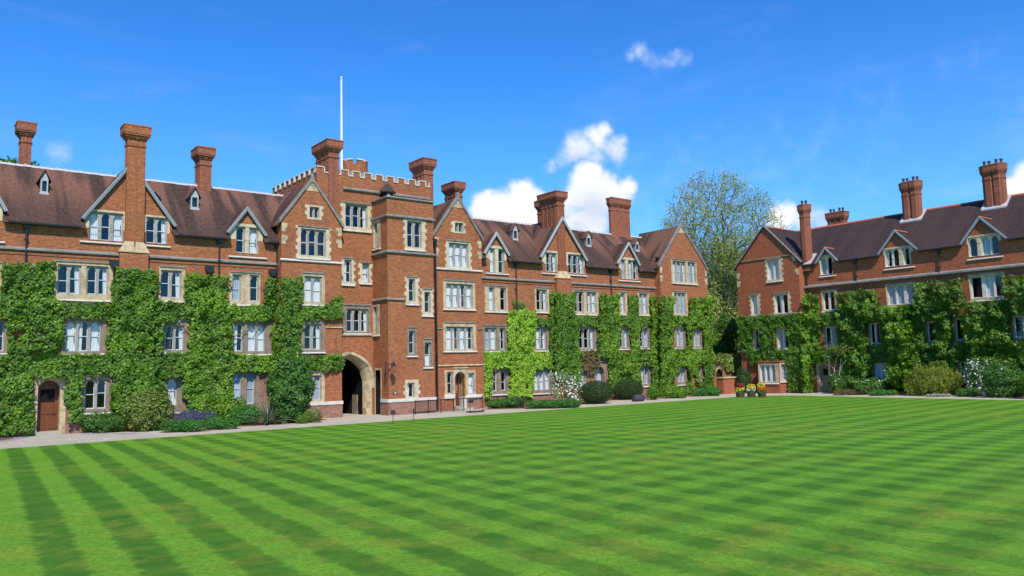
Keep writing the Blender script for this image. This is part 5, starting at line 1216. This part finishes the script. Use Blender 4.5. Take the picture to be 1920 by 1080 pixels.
creeper('creeper covering the lower half of the gabled block on the right', [
 (FRG, [(1385, 592), (1504, 586), (1506, 735), (1478, 738), (1478, 680), (1411, 682), (1392, 655), (1387, 640)], .30, DN, 'green'), (FGS, [(1503, 586), (1515, 586), (1518, 738), (1504, 738)], 0.3, DN, 'mid')],
 stems=[(FRG, [(1490, 738), (1492, 660), (1488, 600)], .05)])
creeper('green creeper between the right corner and the arched dormer, above the olive door', [
 (FRW, [(1508, 552), (1536, 556), (1540, 585), (1542, 680), (1530, 690), (1528, 738), (1505, 738)], .7, DN, 'mid'), (FRW, [(1532, 586), (1580, 584), (1580, 608), (1532, 610)], .3, DN, 'shade'), (FRW, [(1532, 652), (1580, 652), (1580, 680), (1532, 680)], .3, DN, 'shade')])
creeper('broad mound of dark green creeper between the first and second dormers of the right range', [
 (FRW, [(1572, 552), (1600, 545), (1640, 547), (1662, 572), (1664, 600), (1628, 604), (1628, 650), (1640, 680), (1640, 735), (1572, 735), (1574, 652), (1574, 600)], .85, DN, 'shade'), (FRW, [(1620, 646), (1665, 645), (1665, 680), (1620, 680)], .35, DN, 'shade'), (FRW, [(1656, 574), (1668, 574), (1668, 646), (1656, 648)], .4, DN, 'shade')],
 stems=[(FRW, [(1610, 730), (1604, 690), (1616, 640)], .05)])
creeper('sunlit creeper buttress standing proud of the wall, left of the yellow shrub', [
 (FRW, [(1676, 572), (1712, 574), (1716, 650), (1716, 738), (1680, 738), (1676, 650)], 1.5, DN*1.5, 'mid'), (FRW, [(1664, 574), (1720, 572), (1720, 600), (1664, 602)], .4, DN, 'shade')])
creeper('high creeper reaching the string course left of the three-light window', [
 (FRW, [(1719, 532), (1760, 528), (1811, 528), (1812, 575), (1790, 596), (1786, 640), (1812, 646), (1812, 664), (1792, 690), (1730, 700), (1716, 690), (1720, 640), (1738, 642), (1738, 600), (1719, 590)], .9, DN, 'shade')])
creeper('deep clumps of creeper at the right edge around the pale blossom', [
 (FRW, [(1570, 600), (1720, 590), (1890, 590), (2010, 596), (2010, 738), (1570, 738)], .16, DN*.8, 'shade'),  # thin dark-leaved fill added for the black-green shadows between the columns
 (FRW, [(1820, 566), (1886, 566), (1886, 520), (1925, 516), (2010, 560), (2010, 590), (1900, 590), (1896, 640), (2010, 640), (2010, 740), (1836, 740), (1832, 650), (1812, 640), (1812, 590)], 1.1, DN, 'shade')])

# ------------------------------------------------------------------ shrubs and flowers
def blob_leaves(ells, dens, size, pal, up=.3, lump=.25, shell=.45, seed=0, jit=.45):
    C, N_3 = [], []
    for (cx, cy, cz, rx, ry, rz) in ells:
        area = 4*math.pi*((rx*ry)**1.6/3+(rx*rz)**1.6/3+(ry*rz)**1.6/3)**(1/1.6); n = int(area*dens)
        v = rng.normal(size=(n, 3)); v /= np.linalg.norm(v, axis=1)[:, None]
        l = 1+lump*(vnoise(v[:, 0]*rx+cx, v[:, 1]*ry+cy, v[:, 2]*rz+cz, .45, seed)-.5)*2+lump*.5*(vnoise(v[:, 0]*rx+cx, v[:, 1]*ry+cy, v[:, 2]*rz+cz, .2, seed+1)-.5)*2
        r = l*(1-shell*rng.random(n)**2.0); P = np.array([cx, cy, cz])+v*r[:, None]*np.array([rx, ry, rz])
        ok = P[:, 2] > .02; C.append(P[ok]); N_3.append((v/np.array([rx, ry, rz])*min(rx, ry, rz)+np.array([0, 0, up])+rng.normal(0, jit, (n, 3)))[ok])
    C = np.concatenate(C); N_3 = np.concatenate(N_3); n = len(C)
    return C, N_3, rng.uniform(size*.7, size*1.3, n), tints(pal, C, n, .5, seed)
WALLY = True
def shrub(label, px0, px1, pyt, pyb, pal='green', dens=260, size=.09, ry=None, cat='shrub', name='shrub', flowers=None, lump=.25, n=1, up=.3, jit=.45, back=0., stems=True, gz=0.0, fsize=.07):
    b = G((px0+px1)/2, pyb, gz); fr = Frame((0, b[1], 0), (CR[0], CR[1], 0), (-_f[0], -_f[1], 0))
    dist = (b-CAM)@_f; mpp = dist/FPX; w = (px1-px0)*mpp; h = (pyb-pyt)*mpp; ry = ry or w*.42
    fwd = np.array([_f[0], _f[1], 0]); fwd /= np.linalg.norm(fwd); side = np.array([_r[0], _r[1], 0])
    c = b+fwd*(ry*.75+back)
    lim = -(ry*.8+.25)
    if px1 < 1300 and c[1] > lim:
        s_ = (lim-fwd[1]*(ry*.75+back)-CAM[1])/(b[1]-CAM[1]); q_ = CAM+(b-CAM)*s_; b = np.array([q_[0], q_[1], 0.]); c = b+fwd*(ry*.75+back); w *= s_; h *= s_
    t = thing(name, label, cat, loc=(0, 0, 0)); E_ = []
    if n == 1: E_.append((c[0], c[1], h*.5, w/2, max(ry, .2), h*.52))
    else:
        for k in range(n):
            f = (k+.5)/n-.5; p = c+side*w*f*.8+fwd*random.uniform(-.2, .2)*ry; hh = h*random.uniform(.75, 1.0); E_.append((p[0], p[1], hh*.48, w/n*.85, max(ry, .2), hh*.52))
    C, N_4, S, T = blob_leaves(E_, dens, size, pal, up, lump, seed=int(px0), jit=jit)
    leaf_mesh('foliage', C, N_4, S, T, t, down=.3)
    if stems:
        mb = MB()
        for k in range(7): a = k*.9+.3; mb.tube([(c[0]+.05*math.cos(a), c[1]+.05*math.sin(a), -.02), (c[0]+w*.2*math.cos(a), c[1]+ry*.3*math.sin(a), h*.45), (c[0]+w*.34*math.cos(a), c[1]+ry*.5*math.sin(a), h*.75)], [.03, .02, .008], 5)
        mb.build('stem', 'bark', t)
    if flowers:
        fp, fn = flowers; k = rng.choice(len(C), min(len(C), int(fn)), replace=False); leaf_mesh('blossom', C[k]+N_4[k]*.04, N_4[k], rng.uniform(fsize*.7, fsize*1.4, len(k)), tints(fp, C[k], len(k)), t, 'petal', down=.1)
    return t
shrub('dark green rounded shrub between the front door and the first ground floor window', 153, 224, 766, 808, 'dark', 300, .09, n=2, ry=.8)
shrub('large variegated yellow-edged rounded shrub under the creeper, left of the purple flowers', 222, 312, 731, 810, 'olive', 300, .10, ry=1.0, lump=.16)
shrub('hazy purple-blue flowering shrub behind the low bright herbs', 298, 395, 768, 803, 'blue', 330, .05, n=3, ry=.6, back=.3)
shrub('low mat of bright green herbs along the path edge', 298, 380, 783, 811, 'herb', 520, .06, n=3, ry=.5, up=.8)
shrub('small low clump of bright green herbs right of the purple flowers', 378, 440, 779, 806, 'herb', 520, .06, n=2, ry=.5, up=.8)
shrub('loose yellow-green shrub leaning on the wall left of the spiky plant', 345, 440, 738, 792, 'mid', 300, .11, n=2, ry=.7, back=.6)
shrub('feathery mid-green shrub below the blue-curtained windows', 432, 482, 758, 798, 'herb', 420, .07, n=2, ry=.5, jit=.8)
shrub('tall dense fresh-green shrub rising to the first floor at the left bay corner', 488, 574, 668, 797, 'dark', 420, .12, ry=1.2, lump=.3, back=.9, name='tall_shrub')
shrub('small olive shrub at the foot of the bay', 566, 598, 764, 793, 'olive', 420, .06, n=2, ry=.35)
shrub('tiny rounded green shrub right of the big one, beside the path', 553, 577, 777, 795, 'mid', 420, .05, ry=.3)
# spiky strap-leaved plant
b = G(500, 797); t = thing('spiky_plant', 'striped strap-leaved spiky plant arching over the path edge', 'plant'); C0 = b+np.array([.1, .15, 0])
for cl_, cn in ((C0, 110), (C0+np.array([1.3, .25, 0]), 80)):
    mb = MB()
    for k in range(cn):
        a = rng.random()*6.28; el = rng.uniform(.35, 1.45); L = rng.uniform(1.3, 2.3); d = np.array([math.cos(a)*math.cos(el), math.sin(a)*math.cos(el), math.sin(el)]); s = np.cross(d, Z3); s /= np.linalg.norm(s)+1e-6; P = []; p = cl_.copy(); v = d.copy()
        for q in range(6): w = .045*(1-q/5.5)*1.2; P.append((p-s*w, p+Z3*.008, p+s*w)); p = p+v*L/5; v = v+np.array([0, 0, -.16*math.cos(el)-.04]); v /= np.linalg.norm(v)
        for q in range(5): mb.poly([P[q][0], P[q][1], P[q+1][1], P[q+1][0]], k % 2); mb.poly([P[q][1], P[q][2], P[q+1][2], P[q+1][1]], (k+1) % 2)
    M.setdefault('strap_a', simple('pale_striped_leaf', (.30, .33, .20), .5, .2, 4)); M.setdefault('strap_b', simple('dark_striped_leaf', (.05, .09, .035), .5, .3, 4))
    mb.build('strap_leaves', ['strap_a', 'strap_b'], t, kind='stuff')
shrub('low spread of green perennials behind the railings beside the entrance', 912, 985, 744, 766, 'dark', 380, .08, n=3, ry=.6)
shrub('low bright ground cover right of the railings', 985, 1092, 748, 766, 'herb', 420, .07, n=4, ry=.8, up=.8)
shrub('small tree-like shrub full of white blossom in front of the creeper', 1036, 1102, 690, 760, 'mid', 70, .09, n=2, ry=.8, flowers=('white', 700), lump=.35, name='blossom_shrub', back=1.0, fsize=.12)
shrub('clipped dark yew dome nearest the railings, larger of the pair', 1087, 1154, 715, 758, 'yew', 900, .055, ry=1.5, lump=.05, up=.1, jit=.7)
shrub('wide clipped dark yew behind the black sculpted stone', 1153, 1217, 711, 751, 'yew', 900, .055, ry=1.2, lump=.05, up=.1, jit=.7, n=1, back=1.2)
shrub('light green weedy shrub between yew and creeper trunk', 1216, 1240, 722, 750, 'mid', 420, .08, ry=.5)
shrub('fresh green shrub beside the creeper trunk on the end gable', 1246, 1288, 722, 747, 'mid', 420, .09, n=3, ry=.5)
shrub('tall dark green shrub at the end of the left range next to the garden arch', 1290, 1352, 694, 736, 'dark', 380, .09, n=2, ry=1.1, back=.6)
shrub('low dark green hedge-like shrub in front of the tall corner shrub', 1296, 1356, 722, 743, 'herb', 420, .08, n=3, ry=.5)
shrub('dark evergreen shrub behind the flower tubs', 1384, 1416, 690, 738, 'yew', 500, .08, ry=.8, back=.4)
shrub('cream-flowered rose bush under the creeper right of the olive door', 1560, 1612, 696, 738, 'dark', 260, .09, n=2, ry=.8, flowers=('cream', 60), fsize=.13)
shrub('cream-flowered rose bush below the blue-blind window', 1610, 1668, 702, 740, 'dark', 260, .09, n=2, ry=.8, flowers=('cream', 60), fsize=.13)
shrub('low reddish-brown heather patch beside the path on the right', 1560, 1632, 728, 741, 'red', 520, .05, n=4, ry=.4)
shrub('bright low green plants beside the path below the window', 1628, 1690, 730, 742, 'herb', 520, .06, n=3, ry=.4)
shrub('large yellow-green rounded shrub in the middle of the right border', 1718, 1806, 682, 742, 'gold', 420, .07, ry=1.2, lump=.35, n=3, jit=.7)
shrub('small dark plants between yellow-green shrub and pale blossom', 1800, 1838, 724, 744, 'dark', 420, .08, n=2, ry=.5)
shrub('tall shrub covered in pale lilac-white blossom on the right', 1826, 1868, 664, 743, 'dark', 150, .09, n=2, ry=.8, flowers=('pinkwhite', 650), lump=.35, name='blossom_shrub', fsize=.12)
shrub('rose shrub with scattered pale flowers at the right edge of the view', 1866, 1935, 680, 746, 'dark', 330, .09, n=3, ry=1.1, flowers=('pinkwhite', 160), fsize=.1)
shrub('dark shrub just beyond the right edge rose', 1935, 2010, 690, 748, 'shade', 300, .09, n=2, ry=1.1)
shrub('scattered white stock flowers edging the right border', 1735, 1790, 737, 744, 'silver', 420, .05, n=4, ry=.3, flowers=('white', 120), fsize=.06)
# slender pale tree trained against the right wall
def bare_tree(label, base, pts, r, fol, mt='bark_pale', name='small_tree'):
    t = thing(name, label, 'tree'); mb = MB(); mb.tube(pts[0], r, 7); mb.build('trunk', mt, t)
    for q in pts[1:]: mb = MB(); mb.tube(q, list(np.linspace((r[-1] if hasattr(r, '__len__') else r)*.9, .012, len(q))), 6); mb.build('branch', mt, t)
    if fol: C, N_5, S, T = blob_leaves(*fol); leaf_mesh('foliage', C, N_5, S, T, t, down=.4)
    return t
b = G(1572, 738); F1 = Frame((72.9, 0, 0), (0, -1, 0), (-1, 0, 0)); P = lambda x, y, d=0: F1(*F1.uz(x, y), d)
bare_tree('slender pale-barked tree with forked bare limbs beside the olive door', b, [[P(1572, 738), P(1567, 712), P(1564, 692)], [P(1564, 692), P(1557, 684), P(1551, 668)], [P(1564, 692), P(1567, 680), P(1570, 664)], [P(1576, 735), P(1574, 700), P(1580, 682), P(1592, 672)], [P(1574, 702), P(1577, 670)]], [.07, .06, .05],
 ([(72.6, -F1.uz(1570, 655)[0], F1.uz(1570, 655)[1], .5, 1.6, .6)], 90, .1, 'olive', .3, .4, .9))
# flower tubs
for i, (x0, x1, lab, pal) in enumerate(((1387, 1404, 'leftmost wooden tub of red and yellow tulips at the lawn corner', ('crimson', 'yellow')), (1408, 1424, 'middle wooden tub of pale yellow tulips at the lawn corner', ('yellow', 'cream')), (1428, 1444, 'rightmost wooden tub of orange and yellow tulips at the lawn corner', ('yellow', 'orange')))):
    b = G((x0+x1)/2, 745.6); m_ = ((b-CAM)@_f)/FPX; r = (x1-x0)/2*m_; h = 9.5*m_; t = thing('flower_tub', lab, 'flower tub', 'wooden tubs of tulips')
    c_ = lambda q, z: [(b[0]+q*math.cos(k*math.pi/8), b[1]+r+q*math.sin(k*math.pi/8), z) for k in range(16)]
    mb = MB(); mb.rings([c_(r*.82, .0), c_(r*.97, h*.6), c_(r, h), c_(r*.88, h), c_(r*.85, h*.85)]); mb.build('tub', 'tub', t)
    for z in (.25, .8): mb = MB(); q = r*(.82+.2*z)+.012; mb.rings([c_(q, h*z-.03), c_(q+.008, h*z), c_(q+.012, h*z+.03)]); mb.build('hoop', 'band', t)
    C, N_6, S, T = blob_leaves([(b[0], b[1]+r, h+.1, r*.95, r*.95, .3)], 500, .09, 'herb', .9); leaf_mesh('foliage', C, N_6, S, T, t)
    for pn_, (k, zz) in zip(pal, ((60, .42), (110, .12))):
        a = rng.random(k)*6.28; q = r*np.sqrt(rng.random(k))*.95; C = np.stack([b[0]+q*np.cos(a), b[1]+r+q*np.sin(a), h+zz+rng.random(k)*.32], 1)
        if pn_ == pal[0] and i != 1: C[:, 2] += .1
        leaf_mesh('tulips', np.repeat(C, 4, 0)+rng.normal(0, .02, (4*k, 3)), rng.normal(0, 1, (4*k, 3)), np.full(4*k, .12), tints(pn_, np.repeat(C, 4, 0), 4*k), t, 'petal', down=.1)

# ------------------------------------------------------------------ trees behind
ENV = None
def grow(mb_list, p, d, L, r, lev, tips, spread=.5, lift=.25, segs=4, kids=(3, 4), ratio=.68):
    pts = [p]; rr = [r]; v = d.copy()
    for k in range(segs):
        v = v+rng.normal(0, .09, 3)+np.array([0, 0, lift*.12]); v /= np.linalg.norm(v)
        if ENV is not None and (((pts[-1]+v*L/segs-ENV[0])/ENV[1])**2).sum() > 1.0: break
        pts.append(pts[-1]+v*L/segs); rr.append(r*(1-.5*(k+1)/segs))
    if len(pts) < 3: tips.extend(pts); return
    segs = len(pts)-1; mb_list.append((pts, rr, lev))
    if lev == 0: tips.extend(pts[1:]); return
    if lev == 1: tips.extend(pts[2:])
    n = rng.integers(kids[0], kids[1]+1)
    for k in range(n):
        i = rng.integers(min(2, segs), segs+1); w = rng.normal(0, 1, 3); w -= v*(w@v); w /= np.linalg.norm(w)
        nd = v+w*spread*rng.uniform(.6, 1.2)+np.array([0, 0, lift*.5]); nd /= np.linalg.norm(nd); grow(mb_list, pts[i], nd, L*ratio*rng.uniform(.8, 1.1), rr[i]*.7, lev-1, tips, spread, lift, segs, kids, ratio)
yT = 16.; FTt = Frame((0, yT, 0), (1, 0, 0), (0, -1, 0)); tx = ux(FTt, 1362, 600); ttop = uz(FTt, 1362, 330)[1]
t = thing('tall_tree', 'tall tree of many upright limbs in thin new leaf between the ranges', 'tree')
base = np.array([tx, yT, 0.]); mpp_ = ((base-CAM)@_f)/FPX
cen = np.array([tx-.4, yT, ttop-9.6*mpp_*12.5*.9]); cen[2] = ttop-118*mpp_; rad_ = np.array([116*mpp_, 105*mpp_, 120*mpp_])
TP = []
while len(TP) < 2300:
    q = rng.uniform(-1, 1, 3); l = np.linalg.norm(q)
    if l > 1 or rng.random() > .35+.65*l**2: continue
    p = cen+q*rad_*(1+.13*(vnoise(np.array([q[0]*3]), np.array([q[1]*3]), np.array([q[2]*3]), 1., 31)[0]-.5)*2)
    TP.append(p)
for k in range(350):                                      # lower limbs sweeping up and out of the bole
    f = rng.random(); a = rng.random()*6.28; r = (.06+.42*f)*116*mpp_*rng.random()**.5; TP.append(np.array([tx+r*math.cos(a), yT+r*math.sin(a), 6+f*(cen[2]-8)]))
for k in range(60): a = rng.random()*6.28; TP.append(np.array([tx-105*mpp_+rng.normal(0, 1.6), yT+rng.normal(0, 1.5), ttop-112*mpp_+rng.normal(0, 1.3)]))
TP = np.array(TP); o_ = np.argsort(np.linalg.norm((TP-base-[0, 0, 5]), axis=1)); TP = TP[o_]
NP = [base, base+[0, 0, 2.5], base+[.1, 0, 5]]; par = [-1, 0, 1]; dirs = [Z3, Z3, Z3]
arr = np.zeros((30000, 3)); arr[:3] = NP; da = np.zeros((30000, 3)); da[:3] = Z3; cnt = 3; plen = np.zeros(30000)
segs_ = []
for p in TP:
    v = p-arr[:cnt]; L = np.linalg.norm(v, axis=1)+1e-6; cosd = (v*da[:cnt]).sum(1)/L
    j = int(np.argmin(L*(1.75-cosd*.95)+.10*plen[:cnt])); n_ = max(1, int(L[j]/1.1)); q0 = arr[j]; m = q0+da[j]*L[j]*.35; last = j
    for k in range(1, n_+1):
        f = k/n_; x = q0*(1-f)**2+m*2*f*(1-f)+p*f*f+(rng.normal(0, .06, 3) if k < n_ else 0); arr[cnt] = x; d = x-arr[last]; da[cnt] = d/(np.linalg.norm(d)+1e-9); plen[cnt] = plen[last]+np.linalg.norm(d); par.append(last); last = cnt; cnt += 1
rad = np.zeros(cnt)+.018**2.3
kids = np.zeros(cnt, int)
for i in range(cnt-1, 0, -1): rad[par[i]] += rad[i]; kids[par[i]] += 1
rad = np.minimum(rad**(1/2.3), .75)
mb = MB(); ms = MB()
for i in range(1, cnt):
    j = par[i]; (mb if rad[i] > .16 else ms).tube([arr[j], arr[i]], [min(rad[j], rad[i]*1.25), rad[i]], 8 if rad[i] > .16 else 3)
mb.build('trunk', 'bark_twig', t); ms.build('limbs', 'bark_twig', t, kind='stuff')
tips = arr[:cnt][kids == 0]; hh_ = (tips[:, 2]-6)/(ttop-6)
keep = rng.random(len(tips)) < np.clip(1.45-hh_*.65, .6, 1); tp = tips[keep]
lo = arr[:cnt][(rad < .07) & (arr[:cnt, 2] > 6) & (rng.random(cnt) < np.clip(1.15-(arr[:cnt, 2]-6)/(ttop-6)*1.1, .12, .9))]; tp = np.concatenate([tp, lo]); k = 17
C = np.repeat(tp, k, 0)+rng.normal(0, .40, (len(tp)*k, 3)); leaf_mesh('foliage', C, rng.normal(0, 1, C.shape)+[0, 0, .5], rng.uniform(.10, .20, len(C)), tints('spring', C, len(C), 2.5), t, down=.3)
# ivy-clothed lower stems of that tree
C, N_7, S, T = blob_leaves([(tx-.5, yT-1, 6.5, 2.3, 1.8, 6.5), (tx+1.6, yT-.6, 9, 1.4, 1.4, 5), (tx-2.4, yT, 9, 1.2, 1.2, 4), (tx+3, yT, 12, 2, 2, 4), (tx-3.5, yT, 12.5, 2, 2, 4), (tx, yT, 14, 2.6, 2, 5), (tx+.5, yT, 18, 3.6, 3, 4.5)], 60, .16, 'spring', .3, .4, .8); leaf_mesh('ivy_foliage', C, N_7, S, T, t)
def leafy_tree(label, x, y, zc_, rx, rz, pal, dens=30, size=.3, name='leafy_tree', tr=.3):
    t = thing(name, label, 'tree'); mb = MB(); mb.tube([(x, y, 0), (x+.1, y, zc_*.5), (x, y, zc_)], [tr, tr*.8, tr*.4], 8); mb.build('trunk', 'bark', t)
    E_ = [(x+rng.normal(0, rx*.45), y+rng.normal(0, rx*.35), zc_+rng.normal(0, rz*.35), rx*rng.uniform(.4, .65), rx*rng.uniform(.4, .65), rz*rng.uniform(.35, .6)) for _ in range(9)]
    C, N_8, S, T = blob_leaves(E_, dens, size, pal, .4, .35, .6); leaf_mesh('crown', C, N_8, S, T, t); return t
Fd = Frame((0, 4, 0), (1, 0, 0), (0, -1, 0)); dx = ux(Fd, 1352, 660)
leafy_tree('dark evergreen tree behind the garden wall, left of the red gabled block', dx+1.2, 4.5, 4.6, 2.2, 3.6, 'shade', 90, .16, 'evergreen_tree')
leafy_tree('second dark evergreen standing against the side of the red gabled block', dx+4.6, 2.5, 3.6, 1.8, 3.4, 'dark', 90, .16, 'evergreen_tree')
leafy_tree('light-leaved young tree between tall tree and evergreen', dx+2.5, 8.5, 9.5, 1.9, 3.6, 'spring', 45, .22, 'young_tree')
leafy_tree('mass of darker foliage behind the end gable', dx-2.5, 12, 7, 2.2, 5.0, 'olive', 50, .25, 'leafy_tree')
Fh = Frame((0, 30, 0), (1, 0, 0), (0, -1, 0)); hx, hz = uz(Fh, 8, 300)
leafy_tree('green treetop showing above the roof ridge at far left', hx, 30, hz-2.0, 3.6, 2.2, 'green', 45, .3, 'leafy_tree')
for i, (px, yy, rr, zz) in enumerate(((1345, 40, 5, 8), (1400, 60, 6, 9), (1300, 55, 6, 8))):
    Fx = Frame((0, yy, 0), (1, 0, 0), (0, -1, 0)); leafy_tree(('distant leafy tree seen low in the gap', 'farther pale leafy tree seen through the tall tree', 'distant tree mostly behind the end gable')[i], ux(Fx, px, 600), yy, zz*.7, rr, zz*.6, 'shade' if i != 1 else 'olive', 14, .45)

# ------------------------------------------------------------------ flagpole, lantern, railings, signs
fp = Frame((0, 5, 0), (1, 0, 0), (0, -1, 0)); fx = ux(fp, 640.5, 250); fz = uz(fp, 640.5, 147)[1]
t = thing('flagpole', 'tall bare white flagpole rising from the gatehouse roof', 'flagpole')
mb = MB(); mb.tube([(fx, 5, GZ-.5), (fx, 5, (GZ+fz)/2), (fx, 5, fz)], [.11, .095, .06], 10); mb.build('pole', 'white', t, smooth=True)
mb = MB(); mb.rings([[(fx+r*math.cos(k*math.pi/4), 5+r*math.sin(k*math.pi/4), fz+z) for k in range(8)] for r, z in ((.05, -.02), (.12, .03), (.12, .09), (.03, .15))]); mb.build('finial', 'white', t)
mb = MB(); mb.tube([(fx-.14, 5, GZ+.8), (fx-.11, 5, fz-.1)], .012, 4); mb.build('halyard', 'ridge_pale', t)
# wrought lantern on the turret corner
t = thing('wall_lantern', 'black wrought-iron lantern on a scrolled bracket at the turret corner', 'lantern')
lu, lz = uz(FT, 738, 690, .7); F = FT
mb = MB(); mb.tube([F(lu-.32, lz+.28, 0), F(lu-.1, lz+.30, .35), F(lu, lz+.34, .7)], .028, 6); mb.tube([F(lu-.32, lz-.55, 0), F(lu-.25, lz-.3, .3), F(lu-.02, lz+.1, .55), F(lu-.05, lz+.3, .5)], .022, 6); mb.tube([F(lu-.32, lz-.7, .02), F(lu-.32, lz+.45, .02)], .03, 6)
mb.tube([F(lu-.32+.16*math.cos(a), lz+.1, .3+.16*math.sin(a)) for a in np.linspace(0, 5, 8)], .016, 5); mb.build('bracket', 'iron', t)
hx_ = lambda r, z: [F(lu+r*math.cos(k*math.pi/3), z, .72+r*math.sin(k*math.pi/3)) for k in range(6)]
mb = MB(); mb.rings([hx_(.05, lz-.30), hx_(.12, lz-.26), hx_(.13, lz-.24)]); mb.rings([hx_(.24, lz+.16), hx_(.23, lz+.2), hx_(.12, lz+.33), hx_(.04, lz+.46), hx_(.01, lz+.55)])
for k in range(6): a = k*math.pi/3; mb.tube([F(lu+.12*math.cos(a), lz-.25, .72+.12*math.sin(a)), F(lu+.21*math.cos(a), lz+.18, .72+.21*math.sin(a))], .014, 4)
mb.build('lantern_frame', 'iron', t); mb = MB(); mb.rings([hx_(.11, lz-.24), hx_(.195, lz+.17)]); mb.build('lantern_glass', 'glass', t)
mb = MB(); mb.tube([F(lu-.3, lz+.3, .35), F(lu-.5, lz+.36, .5), F(lu-.62, lz+.5, .55), F(lu-.5, lz+.55, .5)], .02, 5); mb.build('scroll', 'iron', t)
t = thing('wall_plaque', 'small dark plaque with faint white lines low on the turret', 'plaque'); q0 = uz(FT, 737.5, 740.5, .02); q1 = uz(FT, 745, 734, .02)
mb = MB(); mb.box(FT, q0[0], q1[0], q0[1], q1[1], 0, .03); mb.build('plate', 'iron', t); mb = MB()
for k, (f0, f1) in enumerate(((.15, .85), (.25, .75), (.2, .8))): z = q1[1]-(k+1)*(q1[1]-q0[1])/4; mb.box(FT, q0[0]+(q1[0]-q0[0])*f0, q0[0]+(q1[0]-q0[0])*f1, z-.012, z+.012, .03, .034)
mb.build('inscription', 'white', t)
def railing(label, a, b, n, h=1.0, cat='railing', legs=(0, 1), low=.12):
    t = thing('railing', label, cat, 'black iron railings by the entrance'); a, b = np.array(a), np.array(b)
    for z in (h, low): mb = MB(); mb.tube([a+Z3*z, b+Z3*z], .022, 6); mb.build('rail', 'iron', t)
    pr = MB(); pr.tube([Z3*low, Z3*h], .011, 5); o = pr.build('baluster', 'iron', t); o.location = tuple(a+(b-a)*.5/n)
    for k in range(1, n): c = o.copy(); c.location = tuple(a+(b-a)*(k+.5)/n); col.objects.link(c); c.parent = t
    for f in np.linspace(0, 1, len(legs)): mb = MB(); p = a+(b-a)*f; mb.tube([p, p+Z3*(h+.06)], .03, 6); mb.build('post', 'iron', t)
    return t
F33 = Frame((0, -3.15, 0), (1, 0, 0), (0, -1, 0)); A1_, B1_ = F33(ux(F33, 778.5, 765), 0), F33(ux(F33, 850.5, 760), 0)
railing('long black iron railing along the ramp between turret and entrance steps', A1_, B1_, 27, 1.0, legs=(0, 1, 2, 3))
A2_ = B1_.copy(); railing('short return of black railing in front of the brown inner door', A2_, A2_+(B1_-A1_)*.28, 7, 1.0)
A3_, B3_ = G(918, 765.5), G(981.5, 765.5)
railing('black iron railing enclosing the bed right of the entrance', A3_, B3_, 26, 1.0, legs=(0, 1, 2))
t = thing('handrail', 'plain black handrail frame with a low step plate beside the entrance block', 'handrail')
h0, h1 = G(881.5, 774), G(905, 772.5)
mb = MB(); mb.tube([h0, h0+Z3*1.0, h0+Z3*1.0+[-.3, .9, .25]], .025, 6); mb.tube([h0+Z3*1.0, h1+Z3*1.0], .025, 6); mb.tube([h1, h1+Z3*1.3], .03, 6); mb.build('frame', 'iron', t)
mb = MB(); d_ = (h1-h0)/np.linalg.norm(h1-h0); s_ = np.cross(d_, Z3); q = [h0-d_*.3-s_*.15, h1-s_*.15, h1+s_*.3, h0-d_*.3+s_*.3]; mb.loft([p+Z3*.05 for p in q], [p+Z3*.13 for p in q]); mb.build('step_plate', 'iron', t)
for (px, py, lab, turn) in ((737, 794, 'small square black notice on a thin post at the lawn edge, nearer the archway', 0.), (776.5, 791, 'small black notice turned edge-on on a leaning post at the lawn edge', 1.25)):
    b = G(px, py); t = thing('notice_post', lab, 'sign', 'little notices on the grass'); mb = MB(); mb.tube([b, b+Z3*.62+np.array([-.05*turn, 0, 0])], .018, 6); mb.build('post', 'iron', t)
    a = turn+YAW; U = np.array([math.cos(a), -math.sin(a)*1., 0]); Nn = np.array([-math.sin(a), -math.cos(a), 0]); f_ = Frame(b, U, Nn); mb = MB(); mb.box(f_, -.16, .16, .56, .84, 0, .025); mb.build('notice_board', 'iron', t)
    mb = MB(); mb.box(f_, -.13, .13, .59, .81, .025, .028); mb.build('notice_sheet', 'board_dark', t)
# black sculpted stone by the yews
b = G(1199, 753); mb = MB(); r0 = .42
rs = []
for k, (q, z) in enumerate(((.9, 0), (1.1, .12), (1.12, .3), (1.0, .48), (.6, .6), (.15, .64))): rs.append([(b[0]+.3+q*.62*math.cos(a)*(1+.12*math.sin(3*a+k)), b[1]+.4+q*.4*math.sin(a)*(1+.12*math.cos(2*a+k)), z) for a in np.linspace(0, 2*math.pi, 13)[:-1]])
mb.rings(rs); tag(mb.build('boulder', 'pot'), 'low dark polished boulder on the path in front of the yews', 'boulder')
